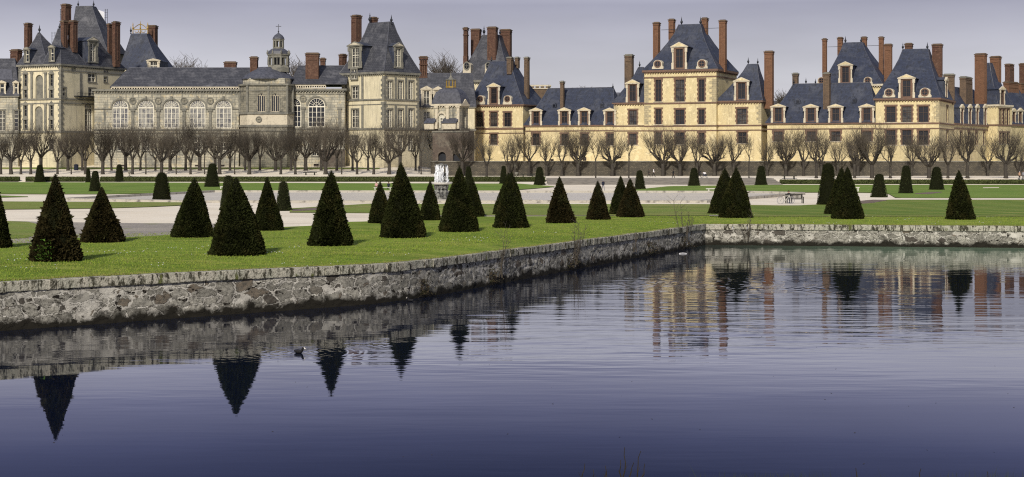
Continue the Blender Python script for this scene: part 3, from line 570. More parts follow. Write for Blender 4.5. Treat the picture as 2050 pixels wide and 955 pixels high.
# ------------------------------------------------------------------ grass blades and daisies on the near lawn
def blades(n, seed, fy, name, mats, lab, hmin, hmax, x0=-40, x1=2100):
    rs = np.random.RandomState(seed); P = np.empty((n, 3)); 
    for i in range(n):
        px = x0 + (x1 - x0) * rs.rand(); d = wall_d(px) + 0.40 + fy(rs); X = ray(px) * d; P[i] = (X, d, g(X, d))
    D = np.stack([rs.normal(size=n) * 0.5, rs.normal(size=n) * 0.5, np.ones(n)], 1); s = hmin + (hmax - hmin) * rs.rand(n)
    V = tri_cloud(P, D, s, np.full(n, 0.03), rs); me = cloud_mesh(name, V, mats, (rs.rand(n) > 0.9).astype(np.int32))
    kindof(put(name, me), 'stuff')['label'] = lab
blades(90000, 5, lambda r: r.rand() ** 1.8 * 30, 'grass', ['blade', 'blade_dry'], 'short bright green grass growing on the lawn behind the quay wall', 0.05, 0.10)
blades(9000, 6, lambda r: 0.05 + r.rand() ** 2 * 0.5, 'grass_fringe', ['blade_dry', 'blade'], 'yellowish grass fringe hanging over the back edge of the coping', 0.06, 0.15)
rs = np.random.RandomState(9); mb = MB()
for cl in range(34):
    px = rs.uniform(0, 2050); d0 = wall_d(px) + rs.uniform(1, 14)
    for k in range(rs.randint(2, 9)):
        d = d0 + rs.normal() * 0.5; X = ray(px) * d0 + rs.normal() * 0.7; z = g(X, d) + 0.08
        mb.lathe([(0.022, z), (0.03, z + 0.012), (0.0, z + 0.02)], 5, (X, d))
kindof(mb.obj('daisies', 'white'), 'stuff')['label'] = 'tiny white daisies scattered in the near lawn'
# near bank: dark grass tufts and bare shoots
rs = np.random.RandomState(12); n = 5200; px = np.concatenate([rs.normal(1500, 45, n // 4), rs.normal(1590, 40, n // 4), rs.uniform(1380, 2080, n // 4), rs.uniform(1880, 2060, n // 4)]); n = len(px)
d = 7.55 + 0.5 * rs.rand(n); P = np.stack([(px - CX) / F * d, d, 4.86 + 0.0 * d], 1); D = np.stack([rs.normal(size=n) * 0.45, rs.normal(size=n) * 0.3, np.ones(n)], 1)
s = (0.06 + 0.09 * rs.rand(n)); s = np.where(rs.rand(n) > 0.985, s * 1.4, s)
M['tuft'] = mat('dark_bank_grass', (0.035, 0.045, 0.018), [], None)
M['shoot'] = mat('dark_bare_shoots', (0.030, 0.024, 0.018), [], None)
kindof(put('bank_grass', cloud_mesh('bank_grass', tri_cloud(P, D, s, np.full(n, 0.006), rs), ['tuft'], np.zeros(n, dtype=np.int32))), 'stuff')['label'] = 'dark grass tufts along the near bank'
def shoots(px, d, z, label, spec, seed):
    rnd = random.Random(seed); mb = MB()
    for (dx, yt, lean) in spec:
        x0 = ray(px + dx) * d; zt = H - (yt - HY) * d / F; pts = []; rr = []
        for k in range(7):
            t = k / 6; pts.append((x0 + lean * t * (zt - z) + rnd.uniform(-0.006, 0.006), d + rnd.uniform(-0.01, 0.01), z + (zt - z) * t)); rr.append(0.0052 * (1 - 0.7 * t))
        mb.path(pts, rr, 4)
        for k in (3,):
            q = Vector(pts[k]); mb.tube(q, q + Vector((rnd.choice((-1, 1)) * 0.015, 0, 0.035)), 0.002, 0.001, 3)
    tag(mb.obj('bare_shrub', 'shoot', None), label, 'shrub')
shoots(1225, 8.1, 4.85, 'clump of thin dark bare shoots sticking up at the bottom edge', [(-62, 928, 0.1), (-33, 940, -0.1), (-16, 943, 0.03), (-5, 932, -0.15), (16, 921, 0.03), (20, 895, 0.08), (30, 925, 0.2), (44, 902, 0.15), (54, 928, 0.2)], 3)
shoots(1700, 8.0, 4.85, 'few thin dry stems on the bank at the bottom right', [(14, 936, 0), (132, 938, 0.2), (272, 944, 0.1)], 4)
# ------------------------------------------------------------------ hedges, steps, terrace
def hedge(name, px0, px1, d, w_, h_, label):
    x0, x1 = ray(px0) * d, ray(px1) * d; xc = (x0 + x1) / 2; z = g(xc, d) - 0.05; mb = MB(); mb.box(x0 - xc, x1 - xc, 0, w_, 0, h_, 1)
    rs = np.random.RandomState(int(px0) + 500); n = int(min(x1 - x0, 150) * 240); u = rs.rand(n) * (x1 - x0) + x0 - xc; top = rs.rand(n) < 0.5
    P = np.stack([u, np.where(top, rs.rand(n) * w_, 0), np.where(top, h_, rs.rand(n) * h_)], 1); D = np.where(top[:, None], np.array([0, 0, 1.0]), np.array([0, -1.0, 0.3])) + rs.normal(size=(n, 3)) * 0.5
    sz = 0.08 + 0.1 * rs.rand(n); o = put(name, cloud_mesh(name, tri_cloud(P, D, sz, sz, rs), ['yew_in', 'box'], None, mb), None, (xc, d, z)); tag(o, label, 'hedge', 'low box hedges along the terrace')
hedge('box_hedge', -260, 36, 262, 1.2, 0.85, 'short piece of low box hedge at the far left edge, left of the path gap')
hedge('box_hedge', 51, 168, 262, 1.2, 0.85, 'low box hedge behind the leftmost small yew, between two path gaps')
hedge('box_hedge', 200, 1092, 262, 1.2, 0.85, 'longest low box hedge, running from the left lawn to the stone steps')
hedge('box_hedge', 1563, 2400, 254.5, 1.2, 0.72, 'low box hedge running from the stone steps to the right edge')
mb = MB(); x0, x1 = ray(1096) * 256, ray(1560) * 256
for k in range(6): mb.box(x0, x1, 252.5 + k * 1.7, 252.5 + (k + 1) * 1.7 + (2 if k == 5 else 0) - 0.003, 0.9, 1.30 + k * 0.175)
tag(mb.obj('stone_steps', 'steps'), 'wide low flight of grey stone steps up to the terrace', 'steps')
# retaining wall in front of the yellow palace wing
mb = MB(); xa, xb = ray(862) * 290, 175.0; mb.box(xa, xb, 290, 290.7, 1.9, 4.86)
rt = thing('terrace_wall', 'long dark grey rubble wall below the yellow palace wing, behind the bare trees', 'wall')
mb.obj('wall_body', 'rubble_far', rt)
mb = MB(); mb.box(xa - 0.1, xb, 289.85, 290.85, 4.863, 5.02); mb.obj('coping', 'trim_dark', rt)
# ------------------------------------------------------------------ pollarded trees
def tube_path(mb, p, d, L_, r0, r1, k, wig, rnd, n=5, up=0.0):
    pts = [Vector(p)]; d = Vector(d).normalized(); rr = [r0]
    for i in range(k):
        d = (d + Vector((rnd.uniform(-wig, wig), rnd.uniform(-wig, wig), rnd.uniform(-wig, wig) + up))).normalized()
        pts.append(pts[-1] + d * (L_ / k)); rr.append(r0 + (r1 - r0) * (i + 1) / k)
    mb.path([tuple(q) for q in pts], rr, n); return pts, d
def make_tree(seed, big, slim=False):
    rnd = random.Random(seed); tk = MB(); cr = MB()
    ht = rnd.uniform(1.9, 2.6) if not slim else 3.6; r0 = (0.34 if big else 0.24) if not slim else 0.13
    tk.path([(0, 0, -0.2), (0.02, 0, 0.25), (rnd.uniform(-.08, .08), 0, ht * 0.5), (rnd.uniform(-.12, .12), 0, ht)], [r0 * 1.5, r0 * 1.05, r0 * 0.9, r0 * 0.95], 8)
    top = Vector((0, 0, ht - 0.1)); heads = []
    nl = rnd.randint(5, 7) if big else (4 if not slim else 3); a0 = rnd.random() * 6
    for i in range(nl):
        a = a0 + 2 * math.pi * i / nl + rnd.uniform(-.3, .3); sp = rnd.uniform(0.55, 1.15) if big else rnd.uniform(0.25, 0.65)
        if slim: sp = 0.3
        pts, d = tube_path(tk, top, (math.cos(a) * sp, math.sin(a) * sp, rnd.uniform(0.6, 1.0)), rnd.uniform(1.9, 3.1) if big else rnd.uniform(1.5, 2.4), r0 * 0.60, r0 * 0.34, 5, 0.28, rnd, 6, 0.08)
        heads.append((pts[-1], d, r0 * 0.3))
        for _ in range(2 if big else 1):
            a2 = a + rnd.uniform(-1, 1); pts2, d2 = tube_path(tk, pts[rnd.choice((2, 3))], (math.cos(a2) * sp * 1.1, math.sin(a2) * sp * 1.1, rnd.uniform(.5, 1)), rnd.uniform(0.8, 1.5), r0 * 0.34, r0 * 0.2, 3, 0.25, rnd, 5, 0.1)
            heads.append((pts2[-1], d2, r0 * 0.22))
    H_ = rnd.uniform(8.4, 9.8) if big else rnd.uniform(7.6, 9.0)
    for (P, d, r) in heads:
        tk.lathe([(r * 0.4, P.z - 0.16), (r * 1.5, P.z), (r * 0.5, P.z + 0.14)], 6, (P.x, P.y))
        for _ in range((13 if big else 12) if not slim else 8):
            a = rnd.random() * 6.28; sp = rnd.uniform(0.05, 0.75); dd = Vector((math.cos(a) * sp + d.x * 0.5, math.sin(a) * sp + d.y * 0.5, 1.0))
            L_ = (H_ - P.z) * rnd.uniform(0.35, 1.05) * (1 - 0.25 * min(1, (P.x ** 2 + P.y ** 2) ** .5 / 2.6)); pts, _d = tube_path(cr, P + Vector((rnd.uniform(-.1, .1), rnd.uniform(-.1, .1), 0)), dd, L_, 0.020, 0.007, 4, 0.17, rnd, 3, 0.03)
            for j in (1, 2, 2, 3):
                q = pts[j]; b = rnd.random() * 6.28; tube_path(cr, q, (math.cos(b) * 0.7, math.sin(b) * 0.7, 0.8), L_ * rnd.uniform(0.2, 0.38), 0.014, 0.006, 2, 0.1, rnd, 3, 0.05)
        for _ in range(6):                                  # drooping side shoots
            a = rnd.random() * 6.28; tube_path(cr, P - Vector((0, 0, 0.2)), (math.cos(a), math.sin(a), rnd.uniform(-.2, .4)), rnd.uniform(0.6, 1.4), 0.02, 0.007, 3, 0.25, rnd, 3, 0)
    for _ in range(24 if not slim else 8):                              # water shoots low on the limbs
        a = rnd.random() * 6.28; tube_path(cr, (0, 0, ht * rnd.uniform(0.75, 1.2)), (math.cos(a), math.sin(a), rnd.uniform(0, .7)), rnd.uniform(0.7, 1.7), 0.02, 0.006, 3, 0.25, rnd, 3, 0)
    return tk.mesh('trunk', 'bark', True), cr.mesh('crown', 'twig')
TREES = [make_tree(s, True) for s in (1, 2, 3, 4, 5)]; SMALL = [make_tree(s, False) for s in (11, 12, 13, 14)]; SLIM = [make_tree(s, False, True) for s in (21, 22)]
# px, foot row ('f' near row, 'b' back row), size
TL = [(2, 'f', 's'), (22, 'f', 'b'), (42, 'f', 's'), (61.5, 'f', 's'), (82, 'b', 'b'), (115, 'f', 's'), (136.5, 'b', 'b'), (142.5, 'f', 'l'), (165, 'b', 's'), (171, 'f', 's'), (205.8, 'f', 'b'), (223.4, 'b', 's'),
 (251.8, 'b', 'b'), (265, 'f', 's'), (281, 'b', 's'), (292, 'f', 'l'), (311, 'b', 's'), (323, 'f', 'b'), (340.7, 'b', 'b'), (353, 'f', 'l'), (371.5, 'b', 's'), (381.5, 'f', 's'), (400, 'b', 'b'), (409.6, 'f', 'l'),
 (430.7, 'b', 's'), (439.5, 'f', 'b'), (460.5, 'b', 's'), (470, 'f', 'l'), (491, 'b', 's'), (499, 'f', 'b'), (520.4, 'b', 's'), (551.5, 'b', 'b'), (562, 'f', 's'), (582.6, 'b', 's'), (591.5, 'f', 's'), (612, 'b', 'b'),
 (643, 'b', 's'), (652, 'f', 'b'), (674, 'b', 's'), (684, 'f', 'l'), (706, 'b', 's'), (715, 'f', 's'), (737, 'b', 's'), (748, 'f', 's'), (779, 'f', 'b'), (801, 'b', 'b'), (832, 'b', 's'), (843, 'f', 'l'), (875, 'b', 'b'), (925.7, 'b', 'b'),
 (974, 'f', 's'), (1018, 'b', 's'), (1031, 'b', 's'), (1059, 'b', 's'), (1094, 'b', 's'), (1125, 'b', 's'), (1157, 'b', 'b'), (1192.6, 'f', 'l'), (1225.5, 'b', 'b'), (1259, 'f', 'l'), (1327, 'b', 'b'), (1361, 'b', 'b'), (1395.5, 'b', 's'),
 (1430, 'b', 'b'), (1468.5, 'b', 's'), (1499.5, 'f', 'l'), (1536, 'b', 's'), (1573, 'b', 'b'), (1609, 'b', 's'), (1634, 'f', 's'), (1644.5, 'b', 's'), (1677, 'b', 's'), (1711, 'f', 's'), (1717.5, 'b', 'b'), (1746, 'f', 'b'), (1782.5, 'f', 's'),
 (1825.5, 'b', 's'), (1860, 'f', 'b'), (1897.5, 'f', 's'), (1937, 'f', 'b'), (1977.7, 'b', 's'), (2013.5, 'f', 'b'), (2043, 'b', 's')]
LM = [(-99, 38, 'grey wing at the left edge'), (38, 100, 'left part of the arcaded tower'), (100, 190, 'right part of the arcaded tower'), (190, 268, 'first big arched window from the left'), (268, 318, 'second big arched window from the left'),
      (318, 370, 'third big arched window from the left'), (370, 422, 'fourth big arched window from the left'), (422, 476, 'fifth big arched window from the left'), (476, 535, 'left half of the round chapel apse'), (535, 583, 'right half of the round chapel apse'),
      (583, 612.5, 'half-hidden arched window right of the apse'), (612.5, 686, 'last big arched window right of the apse'), (686, 770, 'left face of the tall grey-roofed pavilion'), (770, 840, 'right face of the tall grey-roofed pavilion'), (840, 937, 'domed gateway'),
      (937, 1062, 'leftmost yellow pavilion'), (1062, 1140, 'left half of the first low blue-roofed wing'), (1140, 1229, 'right half of the first low blue-roofed wing'), (1229, 1289, 'small corner pavilion left of the big yellow pavilion'),
      (1289, 1378, 'left half of the big four-chimney yellow pavilion'), (1378, 1445, 'right half of the big four-chimney yellow pavilion'), (1445, 1543, 'small corner pavilion right of the big yellow pavilion'),
      (1543, 1620, 'left end of the second low blue-roofed wing'), (1620, 1690, 'middle of the second low blue-roofed wing'), (1690, 1753, 'right end of the second low blue-roofed wing'), (1753, 1805, 'left half of the three-windowed yellow pavilion'),
      (1805, 1911, 'right half of the three-windowed yellow pavilion'), (1911, 1990, 'receding wing with the row of dormers'), (1990, 2100, 'last pavilion at the right edge')]
def lm(px): return next(i for i, (a, b, _) in enumerate(LM) if a <= px < b)
groups = {}
for t in TL: groups.setdefault((lm(t[0]), t[1]), []).append(t)
rnd = random.Random(77)
for i, (px, row, sz) in enumerate(TL):
    if px < 900: p = G(px, 349 if row == 'f' else 341.5)
    else: p = G(px, 356.6 if row == 'f' else 352.4)
    tm, cm = {'b': TREES, 's': SMALL, 'l': SLIM}[sz][(i * 3 + i // 4) % len({'b': TREES, 's': SMALL, 'l': SLIM}[sz])]
    gp = groups[(lm(px), row)]; k = gp.index((px, row, sz)); side = '' if len(gp) == 1 else (('left ', 'right ') if len(gp) == 2 else ('leftmost ', 'middle ', 'rightmost ', 'last '))[k]
    lb = '%s%s %s-row pollard before the %s' % (side, {'b': 'broad', 's': 'narrow', 'l': 'thin'}[sz], 'front' if row == 'f' else 'back', LM[lm(px)][2])
    o = thing('pollarded_tree', lb, 'tree', tuple(p), rnd.uniform(0, 6.28), 'bare pollarded trees along the terrace')
    sc = (352 - 252) / 9.0 * 0 + {'b': 1.0, 's': 0.98, 'l': 0.92}[sz] * rnd.uniform(0.94, 1.05); sc *= 1.06 * (1 if sz == 'b' else rnd.uniform(0.88, 1.06)); o.scale = (sc * (0.94 if sz == 'b' else 0.95), sc, sc * rnd.uniform(0.98, 1.2))
    put('trunk', tm, o); put('crown', cm, o)
# bare trees rising behind the roofs
def crown_tree(px, yt, ybase_z, d, wpx, label, seed, fan=True):
    rnd = random.Random(seed); s = F / d; zt = H - (yt - HY) / s; z0 = ybase_z; Wd = wpx / s / 2; tk = MB(); cr = MB(); Ht = zt - z0; fork = Ht * (0.45 if fan else 0.5)
    tk.path([(0, 0, 0), (0.1, 0, fork * 0.5), (0, 0, fork)], [0.55, 0.42, 0.36], 7)
    for i in range(26 if fan else 9):
        a = rnd.random() * 6.28; sp = rnd.uniform(0.1, 1.0) ** 0.7; d_ = Vector((math.cos(a) * Wd * sp, math.sin(a) * Wd * sp, (Ht - fork) * math.sqrt(max(0.08, 1 - sp * sp * 0.8)))); L_ = d_.length
        pts, dd = tube_path(tk, (0, 0, fork * rnd.uniform(0.85, 1.0)), d_, L_ * 0.62, 0.22, 0.10, 4, 0.10, rnd, 5, 0.02)
        for j in range(1, 5):
            for _ in range(7 if fan else 4):
                b = rnd.random() * 6.28; p2, _ = tube_path(cr, pts[j], dd + Vector((math.cos(b), math.sin(b), 0.3)) * rnd.uniform(0.3, 0.8), L_ * rnd.uniform(0.22, 0.42), 0.07, 0.035, 4, 0.14, rnd, 3, 0.02)
                for q in p2[1:]:
                    b = rnd.random() * 6.28; tube_path(cr, q, (math.cos(b), math.sin(b), 0.8), L_ * rnd.uniform(0.08, 0.17), 0.036, 0.02, 2, 0.1, rnd, 3, 0)
    o = thing('bare_tree', label, 'tree', (ray(px) * d, d, z0), 0, 'bare trees behind the palace roofs'); tk.obj('trunk', 'bark', o); cr.obj('crown', 'twig_far', o)
crown_tree(365, 105, 4, 370, 54, 'round bare tree above the long grey roof, beside the gilded crown roof', 5)
crown_tree(410, 94, 4, 365, 46, 'thin branching bare tree above the middle of the long grey roof', 6, False)
crown_tree(598, 110, 4, 365, 40, 'bare tree top between the chapel lantern and the brick chimneys', 7)
crown_tree(892, 100, 4, 390, 84, 'wide bare tree above the roofs behind the domed gateway', 8)
crown_tree(1172, 165, 4, 430, 44, 'low bare tree top above the first low blue-roofed wing', 9)
crown_tree(1567, 176, 4, 430, 24, 'small bare tree top right of the big yellow pavilion', 10)
# far wooded ridge
mb = MB(); rr = []
M['farwood'] = mat('far_bare_wood', (0.10, 0.105, 0.125), [(0.02, (0.07, 0.075, 0.09), 0.4, 0.6), (0.3, (0.14, 0.14, 0.16), 0.5, 0.7)], None)
for k in range(400):
    x = -700 + k * 4.5; hh = 41 + 5 * noise.noise(Vector((x * 0.01, 0, 0))) + 2.0 * noise.noise(Vector((x * 0.12, 1, 0))) + 1.0 * noise.noise(Vector((x * 0.6, 1, 0)))
    if x < 0: hh *= max(0.3, 1 + x / 500)
    rr.append([(x, 860, 0), (x, 900, hh * 0.8), (x, 915, hh), (x, 1100, hh * 0.9), (x, 1200, 0)])
mb.rings(rr, 0, False, False, closed=False); kindof(mb.obj('far_wood', 'farwood'), 'stuff')['label'] = 'distant bluish wooded ridge glimpsed between the roofs'

rs = np.random.RandomState(21); mb = MB()                       # drifting leaves and specks
for k in range(80):
    px = rs.uniform(-20, 2070); y = 500 + 440 * rs.rand() ** 1.2; d = dwater(y)
    if d > wall_d(px) - 0.3: d = wall_d(px) - 0.35 - abs(rs.normal()) * 0.5
    X = ray(px) * d; r = rs.uniform(0.008, 0.022); a = rs.rand() * 6; mb.poly([(X + r * math.cos(a + q) * (1.7 if i % 2 else 1), d + r * math.sin(a + q), 0.004 + 0.006 * (i % 2)) for i, q in enumerate((0, 1.3, 2.6, 3.9, 5.2))])
kindof(mb.obj('floating_leaves', 'shoot'), 'stuff')['label'] = 'tiny dark leaves drifting on the water'
# ------------------------------------------------------------------ buildings
CACHE = {}
def cached(key, fn):
    if key not in CACHE: CACHE[key] = fn()
    return CACHE[key]
def wallface(mb, p0, p1, z0, z1, holes, m=0, rv=0.32, mr=None):
    """rectangular wall with real openings; holes: (u0,u1,za,zb,arch) ; p0,p1 plan points, outside to the right-hand side of p0->p1 reversed"""
    p0 = Vector(p0); p1 = Vector(p1); e = (p1 - p0); Lw = e.length; e /= Lw; nin = Vector((-e.y, e.x))      # inward normal
    mr = m if mr is None else mr
    P = lambda u, z, k=0.0: (p0.x + e.x * u + nin.x * k, p0.y + e.y * u + nin.y * k, z)
    us = sorted({0.0, Lw} | {h[0] for h in holes} | {h[1] for h in holes}); zs = sorted({z0, z1} | {h[2] for h in holes} | {h[3] for h in holes})
    for a, b in zip(us[:-1], us[1:]):
        for c, d in zip(zs[:-1], zs[1:]):
            um, zm = (a + b) / 2, (c + d) / 2
            if any(h[0] < um < h[1] and h[2] < zm < h[3] for h in holes): continue
            mb.quad(P(a, c), P(b, c), P(b, d), P(a, d), m)
    for h in holes:
        a, b, c, d = h[:4]; arch = h[4] if len(h) > 4 else False
        if not arch:
            mb.quad(P(a, c), P(a, d), P(a, d, rv), P(a, c, rv), mr); mb.quad(P(b, d), P(b, c), P(b, c, rv), P(b, d, rv), mr); mb.quad(P(a, d), P(b, d), P(b, d, rv), P(a, d, rv), mr)
        else:
            r = (b - a) / 2; zc = d - r; n = 12; arc = [(a + r - r * math.cos(math.pi * k / n), zc + r * math.sin(math.pi * k / n)) for k in range(n + 1)]
            mb.quad(P(a, c), P(a, zc), P(a, zc, rv), P(a, c, rv), mr); mb.quad(P(b, zc), P(b, c), P(b, c, rv), P(b, zc, rv), mr)
            for k in range(n):
                (u0, v0), (u1, v1) = arc[k], arc[k + 1]; mb.quad(P(u0, v0), P(u1, v1), P(u1, v1, rv), P(u0, v0, rv), mr)
                mb.quad(P(u0, v0), P(u0, d), P(u1, d), P(u1, v1), m)
        mb.quad(P(a, c), P(b, c), P(b, c, rv), P(a, c, rv), mr)
def win_mesh(kind, w, h):
    """frame, pane and surround meshes; origin bottom centre at the wall face, looking to -y"""
    fr = MB(); pn = MB(); su = None
    if kind in ('arch', 'archdark', 'archopen', 'gothic'):
        r = w / 2; zc = h - r; n = 14; arc = [(-r * math.cos(math.pi * k / n), zc + r * math.sin(math.pi * k / n)) for k in range(n + 1)]
        pn.poly([(-r, 0.27, 0.0), (r, 0.27, 0.0)] + [(x, 0.27, z) for x, z in reversed(arc)])
        t = 0.17 if kind[:4] == 'arch' else 0.09
        if kind != 'archopen':
            for s in (-1, 1): fr.box(min(s * r, s * (r - t)), max(s * r, s * (r - t)), 0.14, 0.25, 0, zc)
            for k in range(n):
                (x0, z0), (x1, z1) = arc[k], arc[k + 1]; q = (r - t) / r
                fr.rings([[(x0, y, z0), (x0 * q, y, zc + (z0 - zc) * q), (x1 * q, y, zc + (z1 - zc) * q), (x1, y, z1)] for y in (0.14, 0.25)])
            fr.box(-r, r, 0.16, 0.24, 0, t)
            if kind == 'gothic':
                fr.box(-0.06, 0.06, 0.14, 0.24, 0, zc + r * 0.3)
                for s in (-1, 1):
                    fr.box(s * r * 0.5 - 0.03, s * r * 0.5 + 0.03, 0.15, 0.24, 0, zc + r * 0.7)
                    pr = [(s * r / 2 + r / 2 * math.cos(a), 0.19, zc + r / 2 * math.sin(a)) for a in [math.pi * k / 6 for k in range(7)]]
                    fr.path(pr, [0.05] * 7, 4)
                fr.path([(0.28 * r * math.cos(a), 0.19, zc + r * 0.62 + 0.28 * r * math.sin(a)) for a in [math.pi * k / 5 for k in range(11)]], [0.045] * 11, 4)
            else:
                fr.box(-r, r, 0.12, 0.25, zc - 0.22, zc + 0.02)                     # transom
                for k in (-1, 0, 1): fr.box(k * w / 4 - (0.08 if k == 0 else 0.05), k * w / 4 + (0.08 if k == 0 else 0.05), 0.15, 0.24, 0, zc - 0.1)
                for k in (1, 2, 3): fr.box(-r, r, 0.17, 0.23, (zc - 0.2) * k / 4 - 0.035, (zc - 0.2) * k / 4 + 0.035)
                fr.path([(0.42 * r * math.cos(a), 0.2, zc + 0.42 * r * math.sin(a)) for a in [math.pi * k / 8 for k in range(9)]], [0.05] * 9, 4)
                for k in range(1, 8):
                    a = math.pi * k / 8; q = 0.0 if k in (2, 4, 6) else 0.42
                    fr.tube((q * r * math.cos(a), 0.2, zc + q * r * math.sin(a)), ((r - t) * math.cos(a), 0.2, zc + (r - t) * math.sin(a)), 0.045, 0.045, 4)
        return ('white_wood' if kind in ('arch', 'archdark') else 'trim'), fr, {'arch': 'curtain', 'archdark': 'glass', 'gothic': 'glass', 'archopen': 'trim_dark'}[kind], pn, None, None  # open arches get a dark stone backing that paints the loggia's shade
    pn.quad((-w / 2, 0.27, 0), (w / 2, 0.27, 0), (w / 2, 0.27, h), (-w / 2, 0.27, h))
    t = 0.07
    for s in (-1, 1): fr.box(min(s * w / 2, s * (w / 2 - t)), max(s * w / 2, s * (w / 2 - t)), 0.16, 0.25, 0, h)
    fr.box(-w / 2 + t, w / 2 - t, 0.16, 0.25, 0, t); fr.box(-w / 2 + t, w / 2 - t, 0.16, 0.25, h - t, h)
    if w > 0.8: fr.box(-0.05, 0.05, 0.13, 0.24, t, h - t)
    rows = max(2, int(round(h / 0.85))); zt = h * (0.62 if h > 1.8 else 0.5)
    fr.box(-w / 2 + t, w / 2 - t, 0.14, 0.24, zt - 0.06, zt + 0.06)
    for k in range(1, rows):
        z = h * k / rows
        if abs(z - zt) > 0.15: fr.box(-w / 2 + t, w / 2 - t, 0.20, 0.25, z - 0.018, z + 0.018)
    if w > 0.8:
        for s in (-1, 1): fr.box(s * w / 4 - 0.015, s * w / 4 + 0.015, 0.20, 0.25, t, h - t)
    su = MB(); sm = None
    if kind == 'brick':
        sm = ['brick_trim', 'trim']; n = max(3, int(h / 0.42))
        for s in (-1, 1):
            for k in range(n):
                q = 0.38 if k % 2 else 0.25; z0, z1 = h * k / n, h * (k + 1) / n; a, b = sorted((s * w / 2, s * (w / 2 + q))); su.box(a, b, -0.035 - 0.004 * (k % 2), 0.10, z0, z1, 0)
        su.box(-w / 2 - 0.42, w / 2 + 0.42, -0.045, 0.10, h, h + 0.36, 0); su.box(-w / 2 - 0.46, w / 2 + 0.46, -0.10, 0.10, -0.16, -0.003, 1)
        return 'timber', fr, 'glass', pn, sm, su
    if kind == 'stone':
        sm = ['trim_dark', 'trim_dark']; q = 0.22
        for s in (-1, 1): a, b = sorted((s * w / 2, s * (w / 2 + q))); su.box(a, b, -0.05, 0.10, 0, h)
        su.box(-w / 2 - q, w / 2 + q, -0.06, 0.10, h, h + 0.25); su.box(-w / 2 - q - 0.05, w / 2 + q + 0.05, -0.12, 0.10, -0.18, -0.003)
        return 'white_wood', fr, 'glass', pn, sm, su
    if kind == 'pediment':
        sm = ['trim_dark']; q = 0.25
        for s in (-1, 1): a, b = sorted((s * w / 2, s * (w / 2 + q))); su.box(a, b, -0.07, 0.10, 0, h)
        su.box(-w / 2 - q - 0.1, w / 2 + q + 0.1, -0.15, 0.10, h, h + 0.22); su.rings([[(-w / 2 - q - 0.1, y, h + 0.225), (w / 2 + q + 0.1, y, h + 0.225), (0, y, h + 0.85)] for y in (0.0, -0.13)])
        su.box(-w / 2 - q, w / 2 + q, -0.12, 0.10, -0.2, -0.003)
        return 'trim_dark', fr, 'glass', pn, sm, su
    if kind == 'white': return 'white_wood', fr, 'curtain', pn, None, None
    return 'timber', fr, 'glass', pn, None, None
